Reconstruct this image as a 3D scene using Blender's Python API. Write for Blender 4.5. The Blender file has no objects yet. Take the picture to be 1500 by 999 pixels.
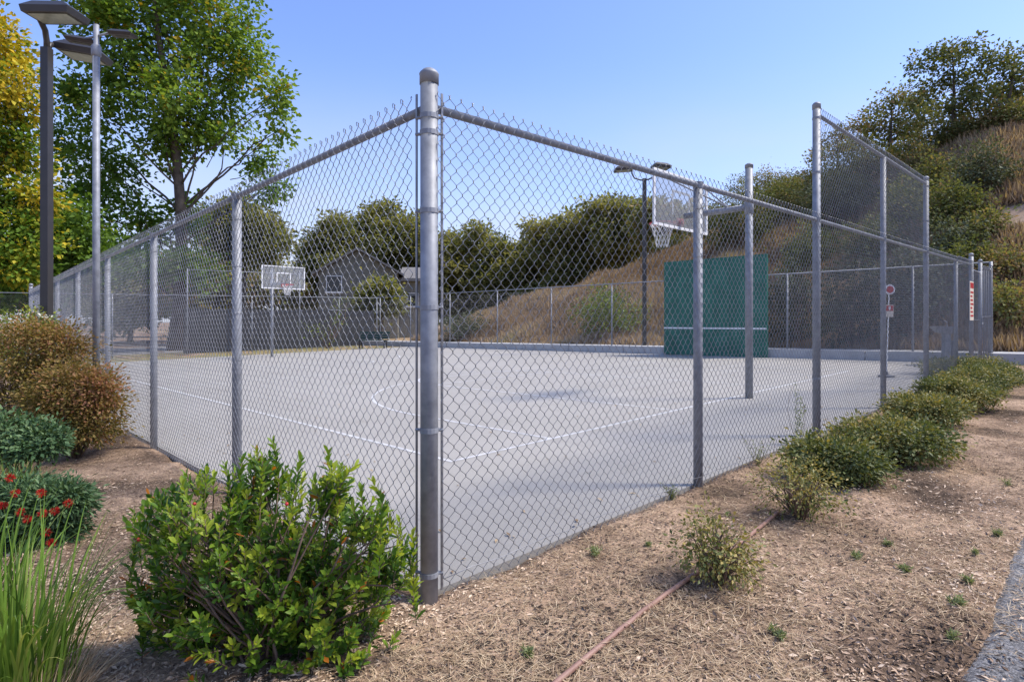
import bpy, math, random
import numpy as np
R = math.radians
random.seed(5)
rng = np.random.default_rng(11)
scene = bpy.context.scene
COL = scene.collection

# ------------------------------------------------------------------ camera
# world: X runs along the right-hand fence, Y along the left-hand fence, origin at the foot of the corner post
F, TH, YH = 861.8, 0.80343, 471.9          # focal length (px at 1500 wide), heading, horizon row
CX, CZ, CAMZ = -0.4051, 2.8769, 1.34       # corner post in camera coordinates, eye height
SA, CA = math.sin(TH), math.cos(TH)
def cam2w(X, Z):
    return (X - CX) * SA + (Z - CZ) * CA, -(X - CX) * CA + (Z - CZ) * SA
cam = bpy.data.cameras.new('camera')
cam.sensor_width = 36.0; cam.lens = 36.0 * F / 1500.0
cam.shift_y = -(499.5 - YH) / 1500.0
cam.clip_start = 0.05; cam.clip_end = 3000
co = bpy.data.objects.new('camera', cam); COL.objects.link(co)
cxw, cyw = cam2w(0, 0)
co.location = (cxw, cyw, CAMZ)
co.rotation_euler = (R(90), 0, math.atan2(SA, CA) - R(90))
scene.camera = co
CAMP = np.array([cxw, cyw, CAMZ])

# ------------------------------------------------------------------ sky, sun, exposure
SUN_EL, SUN_AZ = 55.0, 135.0                # azimuth clockwise from +Y
world = bpy.data.worlds.new('World'); scene.world = world; world.use_nodes = True
wn, wl = world.node_tree.nodes, world.node_tree.links
sky = wn.new('ShaderNodeTexSky'); sky.sky_type = 'NISHITA'; sky.sun_disc = False
sky.sun_elevation = R(SUN_EL); sky.sun_rotation = R(SUN_AZ)
sky.air_density = 1.0; sky.dust_density = 0.8; sky.ozone_density = 4.0
tint = wn.new('ShaderNodeMixRGB'); tint.blend_type = 'MULTIPLY'; tint.inputs[0].default_value = 1; tint.inputs[2].default_value = (0.93, 0.92, 1.12, 1)
wl.new(sky.outputs[0], tint.inputs[1])
# pale haze and thin cloud towards the horizon, the same all the way round
gm = wn.new('ShaderNodeTexCoord'); sx = wn.new('ShaderNodeSeparateXYZ'); wl.new(gm.outputs['Generated'], sx.inputs[0])
hz = wn.new('ShaderNodeMapRange'); hz.interpolation_type = 'SMOOTHSTEP'
for k_, v_ in (('From Min', 0.0), ('From Max', 0.42), ('To Min', 1.05), ('To Max', 0.0)): hz.inputs[k_].default_value = v_
wl.new(sx.outputs['Z'], hz.inputs['Value'])
cn = wn.new('ShaderNodeTexNoise'); cn.inputs['Scale'].default_value = 2.6; cn.inputs['Detail'].default_value = 6
cm = wn.new('ShaderNodeMapping'); cm.inputs['Scale'].default_value = (1, 1, 3.2); wl.new(gm.outputs['Generated'], cm.inputs[0]); wl.new(cm.outputs[0], cn.inputs['Vector'])
cr = wn.new('ShaderNodeMapRange')
for k_, v_ in (('From Min', 0.32), ('From Max', 0.68), ('To Min', 0.45), ('To Max', 1.2)): cr.inputs[k_].default_value = v_
wl.new(cn.outputs['Fac'], cr.inputs['Value'])
hm = wn.new('ShaderNodeMath'); hm.operation = 'MULTIPLY'; hm.use_clamp = True; wl.new(hz.outputs[0], hm.inputs[0]); wl.new(cr.outputs[0], hm.inputs[1])
hx = wn.new('ShaderNodeMixRGB'); hx.inputs[2].default_value = (2.9, 3.05, 3.6, 1); wl.new(hm.outputs[0], hx.inputs[0]); wl.new(tint.outputs[0], hx.inputs[1])
wl.new(hx.outputs[0], wn['Background'].inputs[0])
wn['Background'].inputs[1].default_value = 0.15
sl = bpy.data.lights.new('sun', 'SUN'); sl.energy = 3.0; sl.angle = R(11.0); sl.color = (1.0, 0.93, 0.82)
so = bpy.data.objects.new('sun', sl); COL.objects.link(so)
sd = np.array([math.sin(R(SUN_AZ)) * math.cos(R(SUN_EL)), math.cos(R(SUN_AZ)) * math.cos(R(SUN_EL)), math.sin(R(SUN_EL))])
from mathutils import Vector
so.rotation_euler = Vector(-sd).to_track_quat('-Z', 'Y').to_euler()
so.location = (10, 10, 30)
vs = scene.view_settings
vs.view_transform = 'Standard'; vs.look = 'None'; vs.gamma = 1.0; vs.exposure = 0.80; vs.use_curve_mapping = False

# ------------------------------------------------------------------ materials
def new_mat(name):
    m = bpy.data.materials.new(name); m.use_nodes = True
    nt = m.node_tree
    return m, nt.nodes, nt.links, nt.nodes['Principled BSDF']
def ramp(n, stops):
    r = n.new('ShaderNodeValToRGB'); e = r.color_ramp.elements
    while len(e) > 1: e.remove(e[-1])
    e[0].position = stops[0][0]; e[0].color = (*stops[0][1], 1)
    for p, c in stops[1:]:
        x = e.new(p); x.color = (*c, 1)
    return r
def noise(n, l, scale, detail=4, coord='Object', vec=None, rough=0.55):
    t = n.new('ShaderNodeTexNoise'); t.inputs['Scale'].default_value = scale; t.inputs['Detail'].default_value = detail
    t.inputs['Roughness'].default_value = rough
    if vec is None:
        tc = n.new('ShaderNodeTexCoord'); vec = tc.outputs[coord]
    l.new(vec, t.inputs['Vector']); return t
def bump(n, l, b, height, strength=0.3, dist=0.02):
    k = n.new('ShaderNodeBump'); k.inputs['Strength'].default_value = strength; k.inputs['Distance'].default_value = dist
    l.new(height, k.inputs['Height']); l.new(k.outputs[0], b.inputs['Normal'])
def surf(name, stops, scale=5, rough=0.7, metal=0.0, bstr=0.2, bscale=None, bdist=0.01, detail=5, spec=0.5):
    m, n, l, b = new_mat(name)
    t = noise(n, l, scale, detail); r = ramp(n, stops); l.new(t.outputs['Fac'], r.inputs[0]); l.new(r.outputs[0], b.inputs['Base Color'])
    b.inputs['Roughness'].default_value = rough; b.inputs['Metallic'].default_value = metal
    b.inputs['Specular IOR Level'].default_value = spec
    if bstr:
        t2 = noise(n, l, bscale or scale * 6, 5); bump(n, l, b, t2.outputs['Fac'], bstr, bdist)
    return m
def flat(name, c, rough=0.5, metal=0.0, var=0.12, scale=9):
    lo = tuple(x * (1 - var) for x in c); hi = tuple(min(1, x * (1 + var)) for x in c)
    return surf(name, [(0.3, lo), (0.7, hi)], scale, rough, metal, 0.06)
def leaf_mat(name, stops, rough=0.65, trans=0.3, spec=0.2):
    """leaf colour varies per leaf through the face attribute 'rnd'"""
    m, n, l, b = new_mat(name)
    a = n.new('ShaderNodeAttribute'); a.attribute_name = 'rnd'
    r = ramp(n, stops); l.new(a.outputs['Fac'], r.inputs[0]); l.new(r.outputs[0], b.inputs['Base Color'])
    b.inputs['Roughness'].default_value = rough; b.inputs['Specular IOR Level'].default_value = spec
    if trans:
        t = n.new('ShaderNodeBsdfTranslucent'); mx = n.new('ShaderNodeMixShader'); mx.inputs[0].default_value = trans
        g = n.new('ShaderNodeMixRGB'); g.blend_type = 'MULTIPLY'; g.inputs[0].default_value = 1; g.inputs[2].default_value = (1.35, 1.3, 0.6, 1)
        l.new(r.outputs[0], g.inputs[1]); l.new(g.outputs[0], t.inputs[0])
        l.new(b.outputs[0], mx.inputs[1]); l.new(t.outputs[0], mx.inputs[2]); l.new(mx.outputs[0], n['Material Output'].inputs[0])
    return m

M = {}
M['galv'] = surf('galvanised steel', [(0.3, (0.19, 0.20, 0.22)), (0.7, (0.31, 0.325, 0.35))], 14, 0.6, 0.3, 0.12, 60, 0.002)
M['wire'] = surf('galvanised wire', [(0.3, (0.20, 0.205, 0.215)), (0.7, (0.33, 0.335, 0.35))], 6, 0.45, 0.7, 0.0)
M['court'] = None
M['line'] = surf('court paint', [(0.34, (0.40, 0.395, 0.38)), (0.5, (0.54, 0.535, 0.52)), (0.66, (0.64, 0.635, 0.62))], 11, 0.75)
M['conc'] = surf('curb concrete', [(0.3, (0.34, 0.34, 0.34)), (0.7, (0.46, 0.46, 0.45))], 3, 0.85, 0, 0.3, 30, 0.01)
M['green'] = surf('green painted plywood', [(0.3, (0.006, 0.095, 0.066)), (0.55, (0.010, 0.13, 0.09)), (0.75, (0.022, 0.155, 0.112))], 2.2, 0.5, 0, 0.1, 15, 0.004)
M['white'] = flat('white paint', (0.74, 0.74, 0.73), 0.5)
M['bronze'] = flat('dark bronze', (0.035, 0.032, 0.031), 0.45)
M['greym'] = flat('grey painted metal', (0.13, 0.135, 0.14), 0.45)
M['lens'] = flat('lamp lens', (0.30, 0.33, 0.27), 0.2)
M['red'] = flat('red paint', (0.42, 0.02, 0.025), 0.5)
M['cream'] = flat('cream sign', (0.66, 0.58, 0.47), 0.55)
M['net'] = flat('net cord', (0.72, 0.72, 0.70), 0.8)
M['pipe'] = surf('weathered plastic pipe', [(0.3, (0.23, 0.125, 0.09)), (0.7, (0.34, 0.20, 0.15))], 8, 0.55)
M['bark'] = surf('bark', [(0.3, (0.045, 0.035, 0.027)), (0.7, (0.14, 0.11, 0.085))], 3, 0.9, 0, 0.6, 14, 0.05)
M['twig'] = surf('twig', [(0.3, (0.10, 0.065, 0.045)), (0.7, (0.22, 0.15, 0.11))], 12, 0.85)
M['stucco'] = surf('stucco', [(0.3, (0.16, 0.152, 0.122)), (0.7, (0.22, 0.21, 0.17))], 2, 0.9, 0, 0.3, 40, 0.01)
M['roof'] = surf('shingle', [(0.3, (0.13, 0.125, 0.12)), (0.7, (0.22, 0.21, 0.20))], 6, 0.9, 0, 0.5, 20, 0.03)
M['glassd'] = flat('dark window glass', (0.02, 0.024, 0.03), 0.08)
M['board'] = surf('dark stained board', [(0.3, (0.018, 0.02, 0.024)), (0.7, (0.034, 0.036, 0.041))], 3, 0.8)
M['benchg'] = flat('dark green bench paint', (0.012, 0.05, 0.042), 0.5)
M['carp'] = flat('silver car paint', (0.36, 0.37, 0.40), 0.3, 0.5, 0.03)
M['tyre'] = flat('tyre rubber', (0.02, 0.02, 0.021), 0.8)
M['amber'] = flat('amber leafy', (0.5, 0.3, 0.03), 0.7)

# court coating
m, n, l, b = new_mat('court coating'); M['court'] = m
t1 = noise(n, l, 0.35, 5); r1 = ramp(n, [(0.3, (0.335, 0.313, 0.272)), (0.7, (0.39, 0.365, 0.320))]); l.new(t1.outputs['Fac'], r1.inputs[0])
t2 = noise(n, l, 140, 3); r2 = ramp(n, [(0.3, (0.84, 0.84, 0.84)), (0.7, (1.08, 1.08, 1.08))]); l.new(t2.outputs['Fac'], r2.inputs[0])
mx = n.new('ShaderNodeMixRGB'); mx.blend_type = 'MULTIPLY'; mx.inputs[0].default_value = 1
l.new(r1.outputs[0], mx.inputs[1]); l.new(r2.outputs[0], mx.inputs[2])
t3 = noise(n, l, 1.7, 8, rough=0.75); r3 = ramp(n, [(0.30, (0.80, 0.79, 0.77)), (0.42, (0.97, 0.97, 0.96)), (0.6, (1, 1, 1)), (0.72, (1.05, 1.05, 1.04))]); l.new(t3.outputs['Fac'], r3.inputs[0])
mz = n.new('ShaderNodeMixRGB'); mz.blend_type = 'MULTIPLY'; mz.inputs[0].default_value = 1
l.new(mx.outputs[0], mz.inputs[1]); l.new(r3.outputs[0], mz.inputs[2]); l.new(mz.outputs[0], b.inputs['Base Color'])
b.inputs['Roughness'].default_value = 0.75; bump(n, l, b, t2.outputs['Fac'], 0.25, 0.004)

# mulch soil
m, n, l, b = new_mat('mulch soil'); M['soil'] = m
t1 = noise(n, l, 0.9, 6); t2 = noise(n, l, 55, 6, rough=0.7); t3 = noise(n, l, 9, 5)
r1 = ramp(n, [(0.36, (0.10, 0.07, 0.048)), (0.47, (0.27, 0.185, 0.122)), (0.62, (0.46, 0.325, 0.22))]); l.new(t1.outputs['Fac'], r1.inputs[0])
r2 = ramp(n, [(0.32, (0.35, 0.33, 0.31)), (0.5, (0.9, 0.9, 0.9)), (0.68, (1.5, 1.45, 1.4))]); l.new(t2.outputs['Fac'], r2.inputs[0])
r3 = ramp(n, [(0.35, (0.7, 0.7, 0.7)), (0.65, (1.2, 1.2, 1.2))]); l.new(t3.outputs['Fac'], r3.inputs[0])
mx = n.new('ShaderNodeMixRGB'); mx.blend_type = 'MULTIPLY'; mx.inputs[0].default_value = 1
my = n.new('ShaderNodeMixRGB'); my.blend_type = 'MULTIPLY'; my.inputs[0].default_value = 1
l.new(r1.outputs[0], mx.inputs[1]); l.new(r2.outputs[0], mx.inputs[2]); l.new(mx.outputs[0], my.inputs[1]); l.new(r3.outputs[0], my.inputs[2])
l.new(my.outputs[0], b.inputs['Base Color']); b.inputs['Roughness'].default_value = 0.95; b.inputs['Specular IOR Level'].default_value = 0.15
bump(n, l, b, t2.outputs['Fac'], 0.9, 0.02)
# hillside dry grass
m, n, l, b = new_mat('dry hillside'); M['hill'] = m
t1 = noise(n, l, 0.22, 6); t2 = noise(n, l, 7, 6, rough=0.7)
r1 = ramp(n, [(0.34, (0.20, 0.145, 0.092)), (0.5, (0.37, 0.27, 0.17)), (0.62, (0.45, 0.345, 0.22)), (0.75, (0.24, 0.215, 0.11))]); l.new(t1.outputs['Fac'], r1.inputs[0])
r2 = ramp(n, [(0.3, (0.5, 0.5, 0.5)), (0.7, (1.3, 1.3, 1.3))]); l.new(t2.outputs['Fac'], r2.inputs[0])
mx = n.new('ShaderNodeMixRGB'); mx.blend_type = 'MULTIPLY'; mx.inputs[0].default_value = 1
l.new(r1.outputs[0], mx.inputs[1]); l.new(r2.outputs[0], mx.inputs[2]); l.new(mx.outputs[0], b.inputs['Base Color'])
b.inputs['Roughness'].default_value = 0.95; b.inputs['Specular IOR Level'].default_value = 0.1
bump(n, l, b, t2.outputs['Fac'], 0.8, 0.12)
# asphalt
m, n, l, b = new_mat('asphalt'); M['asphalt'] = m
t1 = noise(n, l, 75, 5, rough=0.8); t2 = noise(n, l, 2.2, 4)
r1 = ramp(n, [(0.36, (0.06, 0.06, 0.062)), (0.5, (0.17, 0.165, 0.16)), (0.62, (0.40, 0.385, 0.37))]); l.new(t1.outputs['Fac'], r1.inputs[0])
r2 = ramp(n, [(0.35, (0.8, 0.8, 0.8)), (0.65, (1.25, 1.25, 1.25))]); l.new(t2.outputs['Fac'], r2.inputs[0])
mx = n.new('ShaderNodeMixRGB'); mx.blend_type = 'MULTIPLY'; mx.inputs[0].default_value = 1
l.new(r1.outputs[0], mx.inputs[1]); l.new(r2.outputs[0], mx.inputs[2]); l.new(mx.outputs[0], b.inputs['Base Color'])
b.inputs['Roughness'].default_value = 0.85; bump(n, l, b, t1.outputs['Fac'], 0.9, 0.012)
# clear backboard
m, n, l, b = new_mat('clear backboard'); M['clear'] = m
tr = n.new('ShaderNodeBsdfTransparent'); tr.inputs[0].default_value = (0.86, 0.88, 0.90, 1)
ms = n.new('ShaderNodeMixShader'); ms.inputs[0].default_value = 0.24
b.inputs['Base Color'].default_value = (0.55, 0.56, 0.58, 1); b.inputs['Roughness'].default_value = 0.15
l.new(tr.outputs[0], ms.inputs[1]); l.new(b.outputs[0], ms.inputs[2]); l.new(ms.outputs[0], n['Material Output'].inputs[0])
# leaf materials
M['lf_plane'] = leaf_mat('plane tree leaf', [(0.0, (0.06, 0.125, 0.022)), (0.5, (0.145, 0.24, 0.038)), (0.85, (0.25, 0.34, 0.05)), (1.0, (0.42, 0.29, 0.03))], trans=0.4)
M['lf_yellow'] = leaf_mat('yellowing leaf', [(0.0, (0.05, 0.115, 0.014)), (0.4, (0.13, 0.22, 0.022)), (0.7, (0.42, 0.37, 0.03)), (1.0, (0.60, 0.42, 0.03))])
M['lf_oak'] = leaf_mat('oak leaf', [(0.0, (0.06, 0.075, 0.03)), (0.5, (0.16, 0.175, 0.065)), (1.0, (0.30, 0.28, 0.115))], trans=0.5)
M['lf_hill'] = leaf_mat('hill brush leaf', [(0.0, (0.06, 0.078, 0.028)), (0.5, (0.155, 0.18, 0.06)), (0.8, (0.25, 0.235, 0.09)), (1.0, (0.33, 0.22, 0.12))], trans=0.3)
M['lf_dark'] = leaf_mat('coyote brush leaf', [(0.0, (0.045, 0.056, 0.034)), (0.5, (0.12, 0.14, 0.078)), (1.0, (0.23, 0.25, 0.14))], trans=0.2)
M['lf_lime'] = leaf_mat('lime brush leaf', [(0.0, (0.06, 0.10, 0.016)), (0.5, (0.16, 0.22, 0.035)), (1.0, (0.30, 0.33, 0.06))], trans=0.25)
M['lf_arb'] = leaf_mat('glossy leaf', [(0.0, (0.032, 0.08, 0.014)), (0.45, (0.075, 0.16, 0.02)), (0.75, (0.175, 0.28, 0.028)), (0.95, (0.33, 0.40, 0.045)), (1.0, (0.40, 0.14, 0.02))], 0.42, 0.38, 0.35)
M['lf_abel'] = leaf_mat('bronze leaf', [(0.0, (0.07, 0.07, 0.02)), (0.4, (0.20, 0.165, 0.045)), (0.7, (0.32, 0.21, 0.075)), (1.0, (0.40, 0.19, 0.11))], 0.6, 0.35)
M['lf_low'] = leaf_mat('low hedge leaf', [(0.0, (0.045, 0.065, 0.022)), (0.45, (0.115, 0.145, 0.042)), (0.8, (0.235, 0.225, 0.07)), (1.0, (0.37, 0.29, 0.085))], 0.5, 0.25, 0.3)
M['lf_bottle'] = leaf_mat('blue green leaf', [(0.0, (0.035, 0.075, 0.032)), (0.5, (0.08, 0.15, 0.06)), (1.0, (0.17, 0.25, 0.11))], 0.5, 0.15)
M['lf_white'] = leaf_mat('white flower', [(0.0, (0.55, 0.55, 0.48)), (1.0, (0.75, 0.74, 0.66))], 0.6, 0.2)
M['lf_red'] = leaf_mat('red flower', [(0.0, (0.25, 0.008, 0.008)), (1.0, (0.60, 0.03, 0.02))], 0.6, 0.15)
M['grass'] = leaf_mat('green blade', [(0.0, (0.06, 0.12, 0.018)), (0.6, (0.16, 0.27, 0.04)), (1.0, (0.33, 0.36, 0.10))], 0.45, 0.3)
M['weed'] = leaf_mat('weed leaf', [(0.0, (0.13, 0.175, 0.06)), (1.0, (0.30, 0.34, 0.16))], 0.7, 0.25)
M['straw'] = leaf_mat('dry straw', [(0.0, (0.25, 0.17, 0.10)), (0.5, (0.50, 0.37, 0.225)), (1.0, (0.68, 0.55, 0.37))], 0.8, 0.1, 0.2)
M['chip'] = leaf_mat('bark chip', [(0.0, (0.055, 0.04, 0.03)), (0.25, (0.21, 0.14, 0.094)), (0.6, (0.50, 0.36, 0.245)), (1.0, (0.70, 0.55, 0.40))], 0.9, 0.0, 0.2)
M['tan'] = leaf_mat('tan dry grass', [(0.0, (0.22, 0.15, 0.095)), (0.5, (0.38, 0.27, 0.18)), (0.85, (0.52, 0.40, 0.275)), (1.0, (0.24, 0.24, 0.11))], 0.9, 0.25, 0.1)

# ------------------------------------------------------------------ mesh helpers
class MB:
    def __init__(s): s.v = []; s.f = []
    def add(s, vs, fs):
        o = len(s.v); s.v += [tuple(map(float, p)) for p in vs]; s.f += [tuple(i + o for i in f) for f in fs]; return s
    def box(s, x0, x1, y0, y1, z0, z1):
        return s.add([(x0,y0,z0),(x1,y0,z0),(x1,y1,z0),(x0,y1,z0),(x0,y0,z1),(x1,y0,z1),(x1,y1,z1),(x0,y1,z1)],
                     [(3,2,1,0),(4,5,6,7),(0,1,5,4),(1,2,6,5),(2,3,7,6),(3,0,4,7)])
    def tube(s, pts, rad, n=8, cap=True):
        pts = [Vector(p) for p in pts]
        if not hasattr(rad, '__len__'): rad = [rad] * len(pts)
        vs = []; fs = []; prev = None
        for i, p in enumerate(pts):
            d = (pts[min(i+1, len(pts)-1)] - pts[max(i-1, 0)])
            d = d.normalized() if d.length > 1e-9 else Vector((0,0,1))
            u = d.cross(Vector((0,0,1))) if prev is None else (prev - d * prev.dot(d))
            if u.length < 1e-4: u = d.cross(Vector((1,0,0)))
            u.normalize(); prev = u; w = d.cross(u)
            for k in range(n):
                a = 2 * math.pi * k / n; vs.append(p + (u * math.cos(a) + w * math.sin(a)) * rad[i])
        for i in range(len(pts) - 1):
            for k in range(n):
                a, b2 = i*n+k, i*n+(k+1) % n; fs.append((a, b2, b2+n, a+n))
        if cap:
            fs.append(tuple(range(n-1, -1, -1))); fs.append(tuple(range((len(pts)-1)*n, len(pts)*n)))
        return s.add(vs, fs)
    def lathe(s, prof, n=16, c=(0,0)):
        return s.tube([(c[0], c[1], z) for r, z in prof], [max(r, 1e-4) for r, z in prof], n)
    def mesh(s, name, mat, smooth=False):
        me = bpy.data.meshes.new(name); me.from_pydata(s.v, [], s.f); me.materials.append(mat)
        if smooth: me.polygons.foreach_set('use_smooth', [len(f) == 4 for f in s.f])
        me.update(); return me
def link(name, me, parent=None, loc=(0,0,0), rot=(0,0,0), scale=(1,1,1)):
    o = bpy.data.objects.new(name, me); COL.objects.link(o); o.location = loc; o.rotation_euler = rot; o.scale = scale
    if parent: o.parent = parent
    return o
def thing(name, label, cat, loc=(0,0,0), rz=0, group=None):
    o = bpy.data.objects.new(name, None); o.empty_display_size = 0.2; COL.objects.link(o); o.location = loc; o.rotation_euler = (0,0,rz)
    return tag(o, label, cat, group)
def tag(o, label, cat, group=None):
    o['label'] = label; o['category'] = cat
    if group: o['group'] = group
    return o
def struct(o): o['kind'] = 'structure'; return o
def stuff(o): o['kind'] = 'stuff'; return o
def np_mesh(name, verts, faces, mat, rnd=None, smooth=False):
    """verts (N,3), faces (F,k) all of one size"""
    me = bpy.data.meshes.new(name); k = faces.shape[1]; nf = len(faces)
    me.vertices.add(len(verts)); me.vertices.foreach_set('co', np.ascontiguousarray(verts, dtype=np.float32).ravel())
    me.loops.add(nf * k); me.loops.foreach_set('vertex_index', np.ascontiguousarray(faces, dtype=np.int32).ravel())
    me.polygons.add(nf); me.polygons.foreach_set('loop_start', np.arange(0, nf * k, k, dtype=np.int32))
    if smooth: me.polygons.foreach_set('use_smooth', np.ones(nf, dtype=bool))
    if rnd is not None:
        a = me.attributes.new('rnd', 'FLOAT', 'FACE'); a.data.foreach_set('value', np.ascontiguousarray(rnd, dtype=np.float32))
    me.materials.append(mat); me.update(calc_edges=True); me.validate(); return me
def unit(v): return v / np.maximum(np.linalg.norm(v, axis=-1, keepdims=True), 1e-9)
def leaves(name, pos, d, up, L, W, mat, rnd, fold=0.25, fine=False):
    """pos base, d growth direction, up rough normal; a folded diamond (or finer ellipse) per leaf"""
    d = unit(d); side = unit(np.cross(d, up)); nrm = np.cross(side, d)
    L = L[:, None]; W = W[:, None]; N = len(pos)
    if not fine:
        mid = pos + d * L * 0.5 + nrm * W * fold
        V = np.stack([pos, mid - side * W * 0.5, pos + d * L, mid + side * W * 0.5], 1).reshape(-1, 3)
        i = np.arange(N)[:, None] * 4
        Fc = np.concatenate([i + [0, 2, 1], i + [0, 3, 2]], 0); rr = np.concatenate([rnd, rnd])
        return np_mesh(name, V, Fc, mat, rr)
    def P(t, s, h): return pos + d * L * t + side * W * s + nrm * W * h
    dr = -0.25
    V = np.stack([P(0,0,0), P(.3,-.36,.12), P(.3,0,0), P(.3,.36,.12), P(.68,-.48,.14+dr*.3), P(.68,0,dr*.3), P(.68,.48,.14+dr*.3), P(1,0,dr)], 1).reshape(-1, 3)
    i = np.arange(N)[:, None] * 8
    T = [[0,2,1],[0,3,2],[1,2,5],[1,5,4],[2,3,6],[2,6,5],[4,5,7],[5,6,7]]
    Fc = np.concatenate([i + t for t in T], 0); rr = np.tile(rnd, 8)
    return np_mesh(name, V, Fc, mat, rr, smooth=True)
def rdir(N): return unit(rng.normal(size=(N, 3)))
_lat = rng.random((64, 64))
def vnoise(x, y):
    xi = np.floor(x).astype(int); yi = np.floor(y).astype(int); fx = x - xi; fy = y - yi
    fx = fx*fx*(3-2*fx); fy = fy*fy*(3-2*fy)
    g = lambda i, j: _lat[i % 64, j % 64]
    return (g(xi,yi)*(1-fx)+g(xi+1,yi)*fx)*(1-fy)+(g(xi,yi+1)*(1-fx)+g(xi+1,yi+1)*fx)*fy

# ------------------------------------------------------------------ terrain
def plane_z(a, b): return 0.0159 * np.clip(a, -20, 19) - 0.0129 * np.clip(b, -10, 32)
_AB = [(-40, 31), (2, 31), (6.6, 34.5), (14.0, 36), (15.8, 31), (18, 27.5), (22, 25), (25, 23), (28.5, 19.4), (60, 19.4)]
def _hill_raw(a, b):
    ac = np.interp(b, [p[0] for p in _AB], [p[1] for p in _AB])
    s = 0.55 + 0.27 * (1 - np.clip((b - 1) / 7, 0, 1))
    top = np.minimum(a, ac)
    return np.maximum(top - 19.3, 0) * s + np.maximum(a - ac, 0) * 0.02
def hill_z(a, b):
    a = np.asarray(a, float); b = np.asarray(b, float); h = 0
    for da in (-1, 0, 1):
        for db in (-1.2, 0, 1.2): h = h + _hill_raw(a + da * 0.8, b + db)
    h = h / 9
    return plane_z(a, b) + h + np.where(a > 19.5, 0.35 * (vnoise(a * .5, b * .5) - .5) * np.clip((a - 19.5) / 3, 0, 1), 0)
def ground_z(a, b):
    a = np.asarray(a, float); b = np.asarray(b, float)
    z = plane_z(a, b) - 0.012 + 0.05 * (vnoise(a * 1.3 + 7, b * 1.3) - .5) + 0.03 * (vnoise(a * 4 + 3, b * 4 + 9) - .5) + 0.018 * (vnoise(a * 13, b * 13) - .5)
    incourt = np.clip(np.minimum(a, b) / 0.12, 0, 1) * (a < 19) * (b < 26.4)
    z = z - 0.22 * incourt
    path = np.clip((-1.94 - b) / 0.10, 0, 1) * (b > -5.2)
    return z * (1 - path) + (plane_z(a, b) - 0.07) * path
def surf_z(a, b): return np.where(np.asarray(a) > 18.6, hill_z(a, b), ground_z(a, b))
def px_dir(x, y):
    X, Z, z = (x - 750) / F, 1.0, (YH - y) / F
    return np.array([X * SA + Z * CA, -X * CA + Z * SA, z])
def px_at(x, y, Z): return CAMP + px_dir(x, y) * Z                 # the point at depth Z seen at pixel x, y
def px_ground(x, y, zoff=0.0):                                     # where the ray meets the ground
    d = px_dir(x, y); Zs = np.linspace(1, 90, 6000)
    P = CAMP + d * Zs[:, None]; s = P[:, 2] - surf_z(P[:, 0], P[:, 1]) - zoff
    i = np.argmax(s < 0) if (s < 0).any() else int(np.argmin(np.where((Zs > 22) & (Zs < 48), s, 99)))
    if s[i] > 0: P[i, 2] = float(surf_z(P[i, 0], P[i, 1]))
    return P[i], Zs[i]

def axis(parts):
    out = []
    for lo, hi, st in parts: out += list(np.arange(lo, hi, st))
    return np.array(out + [parts[-1][1]])
ax = axis([(-1500, -100, 200), (-100, -12, 8), (-12, -4, 0.5), (-4, 7, 0.05), (7, 20, 0.3), (20, 100, 8), (100, 1500, 200)])
ay = axis([(-1500, -60, 180), (-60, -6, 6), (-6, 4.0, 0.05), (4.0, 12, 0.25), (12, 60, 2), (60, 1500, 180)])
A, B = np.meshgrid(ax, ay, indexing='ij')
Zg = ground_z(A, B)
V = np.stack([A, B, Zg], -1).reshape(-1, 3); na, nb = len(ax), len(ay)
I = (np.arange(na - 1)[:, None] * nb + np.arange(nb - 1)[None, :]).ravel()
struct(link('ground', np_mesh('ground', V, np.stack([I, I + nb, I + nb + 1, I + 1], 1), M['soil'], smooth=True)))
# hillside
ax = np.concatenate([np.arange(18.45, 50, 0.45), np.arange(50, 200, 15)]); ay = np.concatenate([np.arange(-60, -8, 4), np.arange(-8, 34, 0.45), np.arange(34, 120, 8)])
A, B = np.meshgrid(ax, ay, indexing='ij'); Zh = hill_z(A, B) - np.where(A < 18.7, 0.3, 0)
na, nb = len(ax), len(ay); V = np.stack([A, B, Zh], -1).reshape(-1, 3)
I = (np.arange(na - 1)[:, None] * nb + np.arange(nb - 1)[None, :]).ravel()
struct(link('hillside', np_mesh('hillside', V, np.stack([I, I + nb, I + nb + 1, I + 1], 1), M['hill'], smooth=True)))

def sheet(name, a0, a1, b0, b1, dz, mat, na=2, nb=2, thick=0.12):
    mb = MB(); aa = np.linspace(a0, a1, na); bb = np.linspace(b0, b1, nb)
    for i in range(na - 1):
        for j in range(nb - 1):
            c = [(aa[i], bb[j]), (aa[i+1], bb[j]), (aa[i+1], bb[j+1]), (aa[i], bb[j+1])]
            mb.add([(x, y, plane_z(x, y) + dz) for x, y in c], [(0, 1, 2, 3)])
    if thick:
        c = [(a0, b0), (a1, b0), (a1, b1), (a0, b1)]
        for k in range(4):
            p, q = c[k], c[(k+1) % 4]
            mb.add([(*p, plane_z(*p) + dz - thick), (*q, plane_z(*q) + dz - thick), (*q, plane_z(*q) + dz), (*p, plane_z(*p) + dz)], [(0, 1, 2, 3)])
    return link(name, mb.mesh(name, mat))
court = struct(sheet('court', 0.03, 17.42, 0.03, 26.0, 0.0, M['court']))
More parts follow.
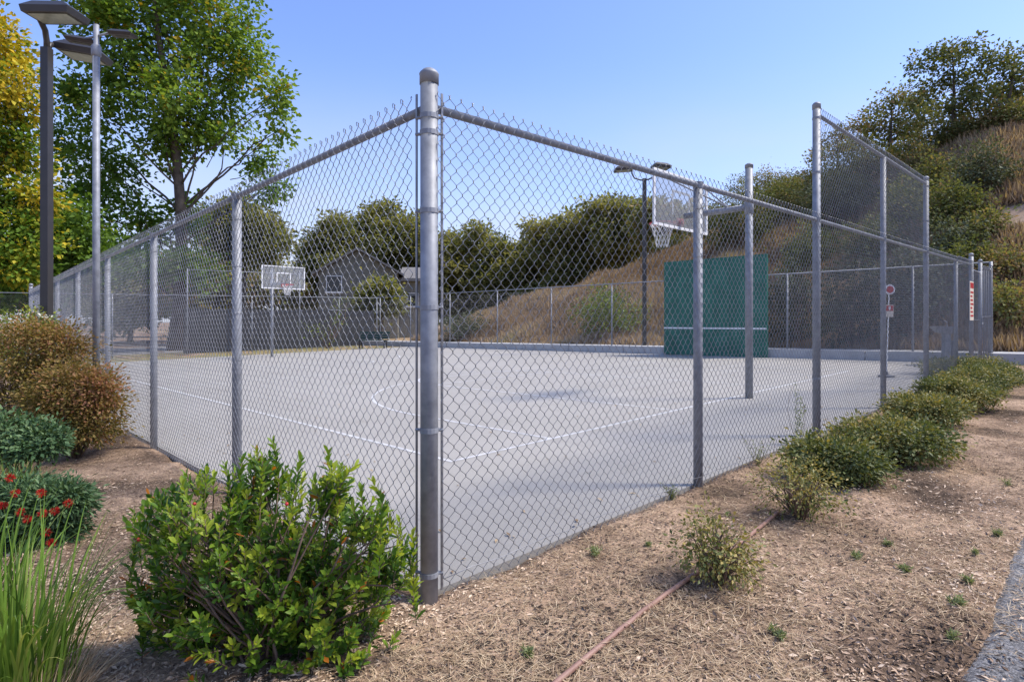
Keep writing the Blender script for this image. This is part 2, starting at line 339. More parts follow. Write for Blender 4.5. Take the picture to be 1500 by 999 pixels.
# asphalt path with a ragged edge
mb = MB(); xs = np.arange(-14, 40, 0.12)
e1 = -1.90 + 0.03 * (vnoise(xs * 1.4, xs * 0 + 3) - .5) + 0.02 * (vnoise(xs * 6, xs * 0 + 8) - .5)
vs_ = []; fs_ = []
for i, x in enumerate(xs):
    vs_ += [(x, -4.9, plane_z(x, -4.9) + 0.002), (x, e1[i] - .08, plane_z(x, e1[i]) + 0.002), (x, e1[i], plane_z(x, e1[i]) - 0.045)]
    if i: fs_ += [(3*i-3, 3*i, 3*i+1, 3*i-2), (3*i-2, 3*i+1, 3*i+2, 3*i-1)]
mb.add(vs_, fs_); struct(link('path', mb.mesh('path', M['asphalt'])))
# road and dry verge beyond the court
struct(sheet('verge', -30, 17.4, 26.0, 33.0, -0.004, surf('dry verge', [(0.35, (0.17, 0.13, 0.055)), (0.5, (0.27, 0.205, 0.08)), (0.65, (0.13, 0.15, 0.045))], 1.5, 0.95, 0, 0.6, 25, 0.03), 12, 4, 0))
struct(sheet('road', -60, 17.0, 33.0, 42.0, 0.0, M['asphalt'], 12, 3, 0))
# concrete curb along the foot of the hill
mb = MB()
for j in range(-3, 12):
    b0, b1 = j * 2.8 + 0.01, j * 2.8 + 2.79
    z0, z1 = plane_z(17.42, b0), plane_z(17.42, b1)
    mb.add([(17.42,b0,z0-.2),(18.75,b0,z0-.2),(18.75,b1,z1-.2),(17.42,b1,z1-.2),(17.42,b0,z0+.27),(18.75,b0,z0+.27),(18.75,b1,z1+.27),(17.42,b1,z1+.27)],
           [(3,2,1,0),(4,5,6,7),(0,1,5,4),(1,2,6,5),(2,3,7,6),(3,0,4,7)])
struct(link('curb', mb.mesh('curb', M['conc'])))

# painted court lines, each a strip 4 mm above the slab
HA, BL, FAR = 7.72, 2.12, 22.9            # hoop line, near baseline, far baseline
def strip(pts, w=0.05):
    mb = MB(); n = len(pts); vs = []
    for i, p in enumerate(pts):
        p = np.array(p); t = np.array(pts[min(i+1, n-1)]) - np.array(pts[max(i-1, 0)]); t = t / np.linalg.norm(t); q = np.array([-t[1], t[0]]) * w / 2
        for s in (-1, 1): r = p + q * s; vs.append((r[0], r[1], plane_z(*r) + 0.004))
    mb.add(vs, [(2*i, 2*i+2, 2*i+3, 2*i+1) for i in range(n - 1)])
    o = link('painted_line', mb.mesh('painted_line', M['line']), court)
def seg(a0, b0, a1, b1, w=0.05): strip([(a0, b0), (a1, b1)], w)
seg(1.80, BL - .025, 1.80, FAR + .025); seg(13.6, BL - .025, 13.6, FAR + .025)
seg(1.826, BL, 13.574, BL); seg(1.826, FAR, 13.574, FAR); seg(1.826, 12.5, 13.574, 12.5)
for base, sg in ((BL, 1), (FAR, -1)):
    for s in (-1, 1): seg(HA + s * 1.83, base + sg * .026, HA + s * 1.83, base + sg * 5.8)
    seg(HA - 1.8, base + sg * 5.8, HA + 1.8, base + sg * 5.8)
    hb = base + sg * 2.61; r = 4.5; k = 0.0
    strip([(HA - 4.5, base + sg * .026)] + [(HA - r * math.cos(t), hb + sg * r * math.sin(t)) for t in np.linspace(k, math.pi - k, 40)] + [(HA + 4.5, base + sg * .026)])
    strip([(HA - 1.83 * math.cos(t), base + sg * (5.83 + 1.83 * math.sin(t))) for t in np.linspace(0, math.pi, 24)])

# ------------------------------------------------------------------ chain-link fences
D = 0.0365; VS = 0.0392
_panel = {}
def wire_panel(ncol, nrow, hook=True, r=0.0021):
    key = (ncol, nrow, hook, r)
    if key in _panel: return _panel[key]
    V = []; Fc = []; base = 0
    for i in range(ncol):
        pts = []
        for k in range(nrow + 1):
            sgn = 1 if (k + i) % 2 else -1
            x = (i + .5) * D + sgn * (D / 2 + 0.0008); z = k * VS
            dy = 0.0016 * sgn
            pts.append((x, dy, z - 0.0045)); pts.append((x, -dy, z + 0.0045))
        if hook and (nrow + i) % 2:
            x = (i + .5) * D + D / 2
            pts += [(x - 0.003, 0.004, nrow * VS + 0.013), (x + 0.002, 0.009, nrow * VS + 0.016), (x + 0.007, 0.008, nrow * VS + 0.008), (x + 0.009, 0.004, nrow * VS - 0.004)]
        elif hook:
            x = (i + .5) * D - D / 2
            pts += [(x + 0.002, -0.003, nrow * VS + 0.013), (x - 0.002, -0.004, nrow * VS + 0.006)]
        P = np.array(pts); n = len(P)
        ring = np.array([(r * 1.3, 0, 0), (0, r, 0), (-r * 1.3, 0, 0), (0, -r, 0)])
        V.append((P[:, None, :] + ring[None]).reshape(-1, 3))
        i0 = base + np.arange(n - 1)[:, None] * 4
        for k in range(4): Fc.append(np.concatenate([i0 + k, i0 + (k + 1) % 4, i0 + 4 + (k + 1) % 4, i0 + 4 + k], 1))
        base += n * 4
    me = np_mesh('chain_link', np.concatenate(V), np.concatenate(Fc), M['wire'], smooth=True)
    _panel[key] = me; return me
_post = {}
def post_mesh(r, h, n=16):
    k = (r, round(h, 3))
    if k not in _post: _post[k] = MB().tube([(0,0,-0.15), (0,0,h)], r, n).mesh('post', M['galv'], True)
    return _post[k]
def cap_mesh(r):
    k = ('cap', r)
    if k not in _post:
        _post[k] = MB().lathe([(r*1.09,-0.045),(r*1.09,0.0),(r*1.13,0.004),(r*1.0,0.014),(r*0.72,0.026),(r*0.35,0.034),(0.001,0.036)], 16).mesh('cap', M['galv'], True)
    return _post[k]
def ring_mesh(r, h=0.024):
    k = ('ring', r, h)
    if k not in _post: _post[k] = MB().lathe([(r+.0003,0),(r+.0028,0.0005),(r+.0028,h-.0005),(r+.0003,h)], 16).mesh('band', M['galv'])
    return _post[k]

class Fence:
    """runs from p0 along direction d (unit, world XY); mesh hangs on side sgn of the posts"""
    def __init__(s, name, label, p0, d, side, group='chain-link fences round the court', topz=None):
        s.p0 = np.array(p0, float); s.d = np.array(d, float); s.nv = np.array([-s.d[1], s.d[0]]); s.side = side; s.topz = topz
        s.root = thing(name, label, 'fence', (p0[0], p0[1], float(plane_z(*p0))), 0, group); s.rz = math.atan2(d[1], d[0])
        s.z0 = float(plane_z(*p0))
    def at(s, t, off=0): return s.p0 + s.d * t + s.nv * off
    def loc(s, t, z, off=0):
        p = s.at(t, off); return (p[0] - s.p0[0], p[1] - s.p0[1], z - s.z0)
    def gz(s, t): p = s.at(t); return float(plane_z(*p))
    def post(s, t, h, r, cap=False, name='post'):
        o = link(name, post_mesh(r, h), s.root, s.loc(t, s.gz(t)))
        if cap: c = link('cap', cap_mesh(r), o, (0, 0, h))
        return o
    def ties(s, o, r, h):
        mb = MB(); n = 10
        for z in np.arange(.3, h - .1, .38):
            mb.tube([((r + .003) * math.cos(2 * math.pi * k / n), (r + .003) * math.sin(2 * math.pi * k / n), z + .006 * math.sin(k)) for k in range(n + 1)], .0016, 4, False)
            q = s.nv * s.side; mb.tube([(q[0] * (r + .002), q[1] * (r + .002), z), (q[0] * (r + .016) + s.d[0] * .012, q[1] * (r + .016) + s.d[1] * .012, z + .012)], .0016, 4)
        stuff(link('tie_wires', mb.mesh('tie_wires', M['wire'], True), o))
    def rail(s, t0, t1, h, r=0.021):
        z0 = s.gz(t0) + h; z1 = s.gz(t1) + h
        link('top_rail', MB().tube([s.loc(t0, z0), s.loc(t1, z1)], r, 12).mesh('top_rail', M['galv'], True), s.root)
    def panel(s, t0, t1, z0, nrow, hook=True, off=0.047, r=0.0021):
        ncol = max(2, int(round((t1 - t0) / D / 1.0))); w = ncol * D
        me = wire_panel(ncol, nrow, hook, r); sl = (s.gz(t1) - s.gz(t0)) / (t1 - t0)
        o = link('chain_link_mesh', me, s.root, s.loc(t0, s.gz(t0) + z0, off * s.side), (0, -math.atan(sl), s.rz), ((t1 - t0) / w, 1, 1)); stuff(o)
    def wire(s, t0, t1, h, off=0.05, r=0.002):
        n = 14; pts = []
        for i in range(n + 1):
            t = t0 + (t1 - t0) * i / n; pts.append(s.loc(t, s.gz(t) + h + 0.008 * math.sin(i * 2.1), off * s.side))
        link('tension_wire', MB().tube(pts, r, 5).mesh('tension_wire', M['wire'], True), s.root)

S_ = 2.628; HR = 2.39
# right-hand fence with the corner post
fr = Fence('chain_link_fence', 'long grey chain-link fence with a raised two-bay section beside the low hedge', (0, 0), (1, 0), -1)
cp = fr.post(0, 2.545, 0.0435, True, 'corner_post')
for z in (2.33, 2.25, 1.87, 1.40, 0.80, 0.10):
    link('band', ring_mesh(0.0435), cp, (0, 0, z))
    for dx, dy in ((0.048, -0.030), (-0.030, 0.052)):
        bx = MB().tube([(dx * .55, dy * .55, z + .012), (dx * 1.2, dy * 1.2, z + .012)], 0.008, 6).mesh('band_bolt', M['galv'])
        link('band_bolt', bx, cp)
for dx, dy in ((0.052, -0.034), (-0.032, 0.060)):
    b_ = MB().box(dx - .006, dx + .006, dy - .003, dy + .003, 0.03, 2.46) if dx > 0 else MB().box(dx - .003, dx + .003, dy - .006, dy + .006, 0.03, 2.46)
    link('tension_bar', b_.mesh('tension_bar', M['wire']), cp)
TALL = 3.56
for n_ in range(1, 6):
    if n_ in (2, 4): o_ = fr.post(n_ * S_, 3.66, 0.041, True)
    elif n_ == 3: o_ = fr.post(n_ * S_, TALL - 0.02, 0.0365)
    else: o_ = fr.post(n_ * S_, HR - 0.02, 0.0365)
    link('band', ring_mesh(0.0365 if n_ not in (2, 4) else 0.041, 0.05), o_, (0, 0, HR - 0.025)); fr.ties(o_, 0.0365 if n_ not in (2, 4) else 0.041, HR)
    if n_ in (2, 4):
        for z in (3.5, 2.9, 1.9, 1.25, 0.62): link('band', ring_mesh(0.041), o_, (0, 0, z))
fr.post(14.9, 2.62, 0.044, True)
fr.rail(0.03, 14.9, HR); fr.rail(2 * S_, 4 * S_, TALL)
for n_ in range(5):
    t0, t1 = n_ * S_, (n_ + 1) * S_
    if n_ == 0: t0 = 0.055
    fr.panel(t0, t1, 0.012, 62)
    fr.wire(t0, t1, 0.085)
    if n_ in (2, 3): fr.panel(t0, t1, 2.47, 29)
fr.panel(5 * S_, 14.9, 0.03, 62)
# the end bay beyond the gate
fe = Fence('chain_link_fence', 'narrow chain-link end panel between the gate and the hill curb', (16.12, 0), (1, 0), -1)
fe.post(0, 2.55, 0.041, True); fe.post(1.62, 2.5, 0.041, True); fe.rail(0, 1.62, HR); fe.rail(0, 1.62, 1.2, 0.017); fe.panel(0, 1.62, 0.03, 61)
for t in (.5, .85, 1.2): fe.post(t, HR - .02, 0.016)
# left-hand fence
fl = Fence('chain_link_fence', 'grey chain-link fence running from the corner post past the two lamp posts', (0, 0.0), (0, 1), 1)
for n_ in range(1, 8):
    o_ = fl.post(n_ * S_, HR - 0.02 if n_ < 7 else 2.6, 0.0365 if n_ < 7 else 0.0435, n_ == 7)
    if n_ < 7: link('band', ring_mesh(0.0365, 0.05), o_, (0, 0, HR - 0.025)); fl.ties(o_, 0.0365, HR)
fl.rail(0.03, 7 * S_, HR)
for n_ in range(7):
    t0, t1 = n_ * S_, (n_ + 1) * S_
    if n_ == 0: t0 = 0.055
    fl.panel(t0, t1, 0.012, 62); fl.wire(t0, t1, 0.085)
# far fence on the curb at the foot of the hill
fx = Fence('chain_link_fence', 'far chain-link fence standing on the concrete curb under the hill', (17.75, -0.0), (0, 1), 1)
ps = [0, 1.7, 5.1, 8.55, 12.0, 15.3, 18.85, 22.6, 26.3, 30.0]
for t in ps: fx.post(t, 2.62 + 0.0129 * t, 0.03 if t not in (0, 30.0) else 0.04)
mbz = MB().tube([fx.loc(0, 0.283 + 2.60), fx.loc(30, 0.283 + 2.60)], 0.021, 8); link('top_rail', mbz.mesh('top_rail', M['galv'], True), fx.root)
for i in range(len(ps) - 1):
    ncol = int(round((ps[i+1] - ps[i]) / D)); o_ = link('chain_link_mesh', wire_panel(94, 60, False, 0.0015), fx.root, fx.loc(ps[i], fx.gz(ps[i]) + 0.27 + 0.006 * ps[i], 0.04), (0, 0, R(90)), ((ps[i+1] - ps[i]) / (94 * D), 1, 0.985)); stuff(o_)
# far end fence, taller behind the hoop
fy = Fence('chain_link_fence', 'far end chain-link fence in front of the dark board fence and house', (-2, 29.6), (1, 0), 1)
qs = [0, 2.9, 5.8, 8.9, 12.0, 14.6, 17.0, 19.75]
for i, t in enumerate(qs): fy.post(t, 2.95 if i not in (3, 5) else 4.25, 0.032)
fy.rail(0, 19.75, 2.93, 0.02); fy.rail(qs[3], qs[5], 4.2, 0.02)
for i in range(len(qs) - 1):
    o_ = link('chain_link_mesh', wire_panel(94, 73, False, 0.0015), fy.root, fy.loc(qs[i], fy.gz(qs[i]) + 0.03, -0.04), (0, 0, 0), ((qs[i+1] - qs[i]) / (94 * D), 1, 1)); stuff(o_)
    if i in (3, 4): stuff(link('chain_link_mesh', wire_panel(94, 31, False, 0.0015), fy.root, fy.loc(qs[i], fy.gz(qs[i]) + 2.93, -0.04), (0, 0, 0), ((qs[i+1] - qs[i]) / (94 * D), 1, 1)))

# gate
gt = thing('gate', 'narrow chain-link gate with a latch beside the red and white notice', 'gate', (15.0, 0, float(plane_z(15, 0))))
gf = MB()
for x in (0.04, 1.0): gf.tube([(x, 0, 0.08), (x, 0, 2.3)], 0.022, 8)
for z in (0.1, 1.15, 2.28): gf.tube([(0.04, 0, z), (1.0, 0, z)], 0.018, 8)
link('gate_frame', gf.mesh('gate_frame', M['galv'], True), gt)
stuff(link('chain_link_mesh', wire_panel(26, 55, False), gt, (0.05, -0.025, 0.11)))
link('latch', MB().box(0.97, 1.1, -0.06, -0.02, 1.05, 1.1).tube([(1.03, -.04, .98), (1.03, -.04, 1.2)], .012, 6).mesh('latch', M['galv']), gt)
nt_ = thing('notice', 'red and white rectangular notice hung on the fence beside the gate', 'sign', (14.45, -0.07, float(plane_z(14.4, 0)) + 1.15))
link('notice_panel', MB().box(-.22, .22, -.006, .006, 0, 0.85).mesh('notice_panel', M['cream']), nt_)
st = MB()
for k in range(7): st.box(-.17, .17 - .06 * (k % 3), -.009, -.0065, 0.08 + k * .085, 0.12 + k * .085)
st.box(-.19, .19, -.009, -.0065, 0.70, 0.82); link('red_print', st.mesh('red_print', M['red']), nt_)

# ------------------------------------------------------------------ basketball hoops
def hoop(label, a, b, rz):
    z = float(plane_z(a, b)); t = thing('basketball_hoop', label, 'hoop', (a, b, z), rz, 'basketball hoops')
    p = link('post', MB().tube([(0,0,-.1), (0,0,3.80)], 0.060, 16).mesh('post', M['galv'], True), t); link('cap', cap_mesh(0.060), p, (0,0,3.80))
    link('arm', MB().tube([(0,0.0,3.12), (0,1.16,3.12)], 0.052, 12).mesh('arm', M['galv'], True), t)
    link('collar', MB().lathe([(.061,3.0),(.072,3.01),(.072,3.24),(.061,3.25)], 16).mesh('collar', M['galv'], True), t)
    for s in (-1, 1): link('brace', MB().tube([(0,0.35,3.16), (s*.82,1.2,3.74)], 0.014, 6).mesh('brace', M['galv'], True), t)
    bb = link('backboard', MB().box(-.88,.88,1.215,1.229,2.92,3.80).mesh('backboard', M['clear']), t)
    fm = MB(); y0, y1 = 1.205, 1.238
    fm.box(-.915,.915,y0,y1,2.88,2.925); fm.box(-.915,.915,y0,y1,3.795,3.835); fm.box(-.915,-.87,y0,y1,2.926,3.794); fm.box(.87,.915,y0,y1,2.926,3.794)
    link('frame', fm.mesh('frame', M['white']), bb)
    sq = MB(); y0, y1 = 1.230, 1.234
    sq.box(-.305,.305,y0,y1,3.52,3.565); sq.box(-.305,-.26,y0,y1,3.13,3.519); sq.box(.26,.305,y0,y1,3.13,3.519)
    link('target_square', sq.mesh('target_square', M['white']), bb)
    rc = 1.24 + .15 + .225; N = 28
    rp = [(.228*math.cos(2*math.pi*k/N), rc+.228*math.sin(2*math.pi*k/N), 3.05) for k in range(N+1)]
    rim = MB().tube(rp, 0.011, 8, False); rim.box(-.11,.11,1.24,1.26,2.96,3.09)
    for s in (-1, 1): rim.tube([(s*.09,1.25,2.98),(s*.13,rc-.18,3.045)], .012, 6)
    rim.box(-.09,.09,1.26,1.40,3.035,3.048)
    link('rim', rim.mesh('rim', M['red'], True), t)
    nm = MB(); K = 12
    for k in range(K):
        for s in (-1, 1):
            pts = []
            for j in range(6):
                a_ = 2*math.pi*(k + s*j*.5)/K; r = .224 - .125*(j/5)**.7; pts.append((r*math.cos(a_), rc+r*math.sin(a_), 3.045-.43*j/5))
            nm.tube(pts, .006, 4, False)
    link('net', nm.mesh('net', M['net']), t)
hoop('basketball hoop on a grey post next to the green practice wall', 7.76, 1.88, 0)
hoop('basketball hoop at the far end of the court in front of the dark board fence', 8.50, 23.2, math.pi)

# ------------------------------------------------------------------ green practice wall
gw = thing('practice_wall', 'tall dark green practice wall with a white net line', 'wall', (17.32, 5.55, float(plane_z(17.3, 8))))
for k in range(3): link('panel', MB().box(-.05, .05, 0.004 + k*1.25, 1.246 + k*1.25, 0.01, 3.36).mesh('panel', M['green']), gw)
link('net_line', MB().box(-.055, -.051, 0, 3.75, 0.93, 0.985).mesh('net_line', M['white']), gw)
for k in range(4): link('brace_post', MB().box(.052, .14, .05 + k*1.18, .14 + k*1.18, 0, 3.2).mesh('brace_post', M['greym']), gw)

# ------------------------------------------------------------------ small court furniture
p = cam2w(*((1298.5 - 750) / F * 12.4, 12.4)); z = float(plane_z(*p))
sg = thing('marker_sign', 'thin white stake with a round red sign above a small cream notice', 'sign', (p[0], p[1], z), TH - R(90))
link('stake', MB().tube([(0,0,0), (0.06,0,1.95)], .011, 6).mesh('stake', M['white']), sg)
link('base', MB().lathe([(.16,0),(.16,.03),(.05,.05),(.02,.12)], 12).mesh('base', M['greym']), sg)
d_ = link('round_sign', MB().tube([(0.06,-.012,1.84), (0.06,-.024,1.84)], .105, 20).mesh('round_sign', M['white']), sg)
link('red_disc', MB().tube([(0.06,-.0245,1.84), (0.06,-.028,1.84)], .075, 20).mesh('red_disc', M['red']), d_)
nn = link('square_notice', MB().box(-.04,.13,-.03,-.02,1.26,1.52).mesh('square_notice', M['cream']), sg)
link('red_block', MB().box(-.03,.12,-.034,-.0305,1.39,1.50).mesh('red_block', M['red']), nn)
link('white_mark', MB().box(.025,.065,-.037,-.0345,1.41,1.48).mesh('white_mark', M['white']), nn)
p = cam2w((1386 - 750) / F * 15.0, 15.0); z = float(plane_z(*p))
df = thing('drinking_fountain', 'pale grey pedestal drinking fountain inside the fence near the gate', 'fountain', (p[0], p[1], z), TH - R(90))
link('pedestal', MB().box(-.07,.07,-.07,.07,0,.95).mesh('pedestal', M['galv']), df)
link('basin', MB().add([(-.36,-.15,.98),(.09,-.15,.98),(.09,.15,.98),(-.36,.15,.98),(-.22,-.09,.82),(.08,-.09,.78),(.08,.09,.78),(-.22,.09,.82)], [(0,1,2,3),(7,6,5,4),(0,4,5,1),(1,5,6,2),(2,6,7,3),(3,7,4,0)]).mesh('basin', M['galv']), df)
link('spout', MB().tube([(.02,0,.98),(.02,0,1.08),(-.05,0,1.12)], .014, 6).mesh('spout', M['galv']), df)
link('side_post', MB().box(.14,.2,-.05,.05,0,.62).mesh('side_post', M['galv']), df)
# bench at the far corner
p = px_ground(544, 511)[0]; bn = thing('bench', 'dark green slatted bench at the far corner of the court', 'bench', (15.1, 26.0, float(plane_z(15, 26)) ), R(-52))
for k in range(3): link('seat_slat', MB().box(-.85,.85,-.2+k*.14,-.08+k*.14,.43,.47).mesh('seat_slat', M['benchg']), bn)
for k in range(3): link('back_slat', MB().box(-.85,.85,.25+k*.03,.28+k*.03,.52+k*.14,.63+k*.14).mesh('back_slat', M['benchg']), bn)
for s in (-.7, .7): link('leg', MB().box(s-.03,s+.03,-.18,-.12,0,.43).box(s-.03,s+.03,.2,.26,0,.43).box(s-.03,s+.03,-.119,.199,.38,.428).mesh('leg', M['bronze']), bn)

# ------------------------------------------------------------------ lamp posts
def px_on(x, a):                                       # point of the line X = a seen in column x
    t = (x - 750) / F; b = (CX + a * SA - t * (CZ + a * CA)) / (CA + t * SA); return a, b
def head(t, loc, rz, L, W, Hh, mat, tilt=0.0):
    h = MB(); z0, z1, z2 = 0, Hh * .45, Hh
    h.add([(0,-W/2,z0),(L,-W/2,z0),(L,W/2,z0),(0,W/2,z0),(-.02,-W/2-.02,z1),(L+.02,-W/2-.02,z1),(L+.02,W/2+.02,z1),(-.02,W/2+.02,z1),(L*.12,-W*.3,z2),(L*.8,-W*.3,z2),(L*.8,W*.3,z2),(L*.12,W*.3,z2)],
          [(3,2,1,0),(0,1,5,4),(1,2,6,5),(2,3,7,6),(3,0,4,7),(4,5,9,8),(5,6,10,9),(6,7,11,10),(7,4,8,11),(8,9,10,11)])
    o = link('lamp_head', h.mesh('lamp_head', mat), t, loc, (0, tilt, rz))
    link('lens', MB().box(.05,L-.05,-W/2+.05,W/2-.05,-.012,-.002).mesh('lens', M['lens']), o); return o
a, b = px_on(68.5, -0.62); z = float(ground_z(a, b)); RC = TH - R(90)
lp = thing('lamp_post', 'square dark bronze lamp post with two large box lamp heads', 'lamp post', (a, b, z), RC)
link('pole', MB().box(-.055,.055,-.055,.055,-.1,5.50).mesh('pole', M['bronze']), lp)
link('base_plate', MB().box(-.14,.14,-.14,.14,-.05,.05).mesh('base_plate', M['bronze']), lp)
link('bracket', MB().tube([(0,0,5.45),(0,0,5.6),(.04,-.08,5.72),(.04,-.2,5.86),(.04,-.30,5.92)], .04, 8).tube([(0,0,5.45),(-.03,.1,5.6),(-.05,.3,5.68)], .04, 8).mesh('bracket', M['bronze'], True), lp)
head(lp, (.02,-.28,5.80), R(-4), .68, .38, .19, M['bronze'], R(3)); head(lp, (-.03,.36,5.58), R(6), .58, .42, .18, M['bronze'], R(8))
a, b = px_on(141, -0.40); z = float(ground_z(a, b))
lp = thing('lamp_post', 'round grey lamp post with two slim flat floodlight heads', 'lamp post', (a, b, z), RC)
pl = link('pole', MB().tube([(0,0,-.1),(0,0,4.68)], .038, 14).mesh('pole', M['galv'], True), lp)
link('collar', MB().lathe([(.039,4.6),(.052,4.61),(.052,4.72),(.03,4.75),(.03,4.98),(.001,4.99)], 12).mesh('collar', M['galv'], True), lp)
link('crossarm', MB().tube([(-.30,0.05,4.82),(-.05,0,4.83),(.22,0,4.9)], .014, 6).mesh('crossarm', M['galv'], True), lp)
head(lp, (-.36,.02,4.80), R(10), .30, .10, .07, M['bronze'], R(6)); head(lp, (.17,.02,4.86), R(-4), .27, .10, .07, M['bronze'], R(6))
a, b = px_on(944, 18.5); z = float(hill_z(a, b))
lp = thing('lamp_post', 'tall dark lamp post behind the far fence with two heads on a curved bracket', 'lamp post', (a, b, z), RC)
zt = CAMP[2] + (YH - 262) / F * (np.dot(np.array([a, b]) - CAMP[:2], np.array([CA, SA]))) - z
link('pole', MB().box(-.07,.07,-.07,.07,-.3,zt).mesh('pole', M['bronze']), lp)
link('bracket', MB().tube([(-.50,0,zt+.42),(-.50,0,zt+.2),(-.40,0,zt+.02),(-.15,0,zt-.06),(.15,0,zt-.04),(.42,0,zt+.1),(.52,0,zt+.4)], .032, 8).mesh('bracket', M['bronze'], True), lp)
head(lp, (-1.18,0,zt+.28), R(0), .68, .5, .18, M['bronze'], R(-4)); head(lp, (.35,0,zt+.45), R(10), .66, .5, .2, M['bronze'], R(4))

# ------------------------------------------------------------------ vegetation builders
def clumps(lobes, nsub, nleaf, sub_r, size, flat_=0.35, inner=0.35, aspect=0.62):
    """lobes: list of (centre, (rx, ry, rz), tone); returns leaf arrays gathered in sub-clumps"""
    P, Dv, U, Ls, T = [], [], [], [], []
    for c, r, tone in lobes:
        c = np.array(c); r = np.array(r); vol = max(.3, min(3.0, float(np.prod(r)) ** (1/3) / 1.2))
        ns = max(3, int(nsub * vol ** 1.6)); d = rdir(ns); q = c + d * r * (inner + (1.15 - inner) * rng.random((ns, 1)) ** .6)
        st = rng.normal(0, .15, ns)
        nl = max(4, int(nleaf)); cc = np.repeat(q, nl, 0); dd = np.repeat(d, nl, 0); s_ = np.repeat(st, nl)
        g = rng.normal(size=(len(cc), 3)) * sub_r * np.array([1, 1, .75])
        P.append(cc + g); Dv.append(unit(g * .8 / sub_r + dd * .6 + rdir(len(cc)) * .9 + [0, 0, -.25]))
        U.append(unit(rdir(len(cc)) * .8 + dd * .6 + [0, 0, flat_ * 2]))
        Ls.append(size * (0.6 + 0.8 * rng.random(len(cc)))); T.append(np.clip(tone + s_ + rng.normal(0, .16, len(cc)), 0, 1))
    return np.concatenate(P), np.concatenate(Dv), np.concatenate(U), np.concatenate(Ls), np.concatenate(T)
def limb(mb, p0, p1, r0, r1, sag=0.1, n=6, seg=7):
    p0 = np.array(p0, float); p1 = np.array(p1, float); L = np.linalg.norm(p1 - p0); off = rng.normal(0, .07 * L, 3)
    pts = []; rad = []
    for i in range(seg + 1):
        t = i / seg; pts.append(p0 + (p1 - p0) * t + off * math.sin(math.pi * t) + np.array([0, 0, sag * L * math.sin(math.pi * t)]) + rng.normal(0, .012 * L, 3) * (0 < i < seg)); rad.append(r0 + (r1 - r0) * t)
    mb.tube(pts, rad, n)
def px_lobes(Z, L, tone=0.5, depth=1.0):
    out = []
    for q in L:
        x, y, rx, ry = q[:4]; tn = q[4] if len(q) > 4 else tone
        Zz = Z + rng.uniform(-1, 1) * depth; k = Zz / F
        out.append((px_at(x, y, Zz), (rx * k, rx * k * .9, ry * k), tn))
    return out
def tree(name, label, base, lobes, trunk_r, mat, size, nsub=14, nleaf=34, sub_r=.4, group=None, lean=None, cat='tree', barkm='bark', top=None, inner=.3):
    base = np.array(base, float); t = thing(name, label, cat, tuple(base), 0, group)
    loc = [(np.array(c) - base, r, tn) for c, r, tn in lobes]
    cs = np.array([c for c, _, _ in loc]); zt = cs[:, 2].max(); tops = cs[np.argmax(cs[:, 2])]
    mb = MB(); end = np.array(top) - base if top is not None else np.array([cs[:, 0].mean() * .7 + tops[0] * .3, cs[:, 1].mean(), zt])
    H_ = end[2]; K = 9; pts = []; rad = []
    for i in range(K + 1):
        u = i / K; pts.append(end * np.array([u ** 1.3, u ** 1.3, u]) + np.array([math.sin(u * 5) * .02 * H_, math.cos(u * 4) * .015 * H_ - .015 * H_, 0]) * (u > 0)); rad.append(trunk_r * ((1.35 if i == 0 else 1.0) - .85 * u))
    pts[0] = pts[0] - np.array([0, 0, .3]); mb.tube(pts, rad, 9)
    for c, r, tn in loc:
        u = np.clip(c[2] / H_ * .72 - .04, .12, .9); k = u * K; i = int(k); s0 = np.array(pts[i]) * (1 - (k - i)) + np.array(pts[min(i + 1, K)]) * (k - i)
        if np.linalg.norm(c - s0) > .5 * trunk_r:
            rr = trunk_r * max(.08, .26 * (1 - u)); limb(mb, s0, c, rr, rr * .25, .05)
            for _ in range(3): limb(mb, s0 + (c - s0) * rng.uniform(.55, .9), c + unit(rng.normal(size=3)) * np.array(r) * .75, rr * .35, rr * .1, .03, 5, 4)
    link('trunk', mb.mesh('trunk', M[barkm], True), t)
    P, Dv, U, Ls, T = clumps(loc, nsub, nleaf, sub_r, size, inner=inner)
    stuff(link('crown', leaves('crown', P, Dv, U, Ls, Ls * .72, M[mat], T), t)); return t
def bush(name, label, base, lobes, mat, size, nsub=14, nleaf=30, sub_r=.12, group=None, stems=14, aspect=.5, extra=None, cat='shrub', inner=.45):
    base = np.array(base, float); t = thing(name, label, cat, tuple(base), 0, group)
    loc = [(np.array(c) - base, r, tn) for c, r, tn in lobes]; mb = MB()
    for k in range(stems):
        c, r, _ = loc[k % len(loc)]; e = c + rdir(1)[0] * np.array(r) * .85; e[2] = max(e[2], .05)
        h = float(np.linalg.norm(e)); s0 = np.array([rng.normal(0, .03 * h), rng.normal(0, .03 * h), -.03]); limb(mb, s0, e, .010 * h + .003, .002 + .002 * h, .05, 5, 5)
    link('stems', mb.mesh('stems', M['twig'], True), t)
    P, Dv, U, Ls, T = clumps(loc, nsub, nleaf, sub_r, size, inner=inner)
    k = P[:, 2] > 0.015; P, Dv, U, Ls, T = P[k], Dv[k], U[k], Ls[k], T[k]
    stuff(link('foliage', leaves('foliage', P, Dv, U, Ls, Ls * aspect, M[mat], T), t))
    return t

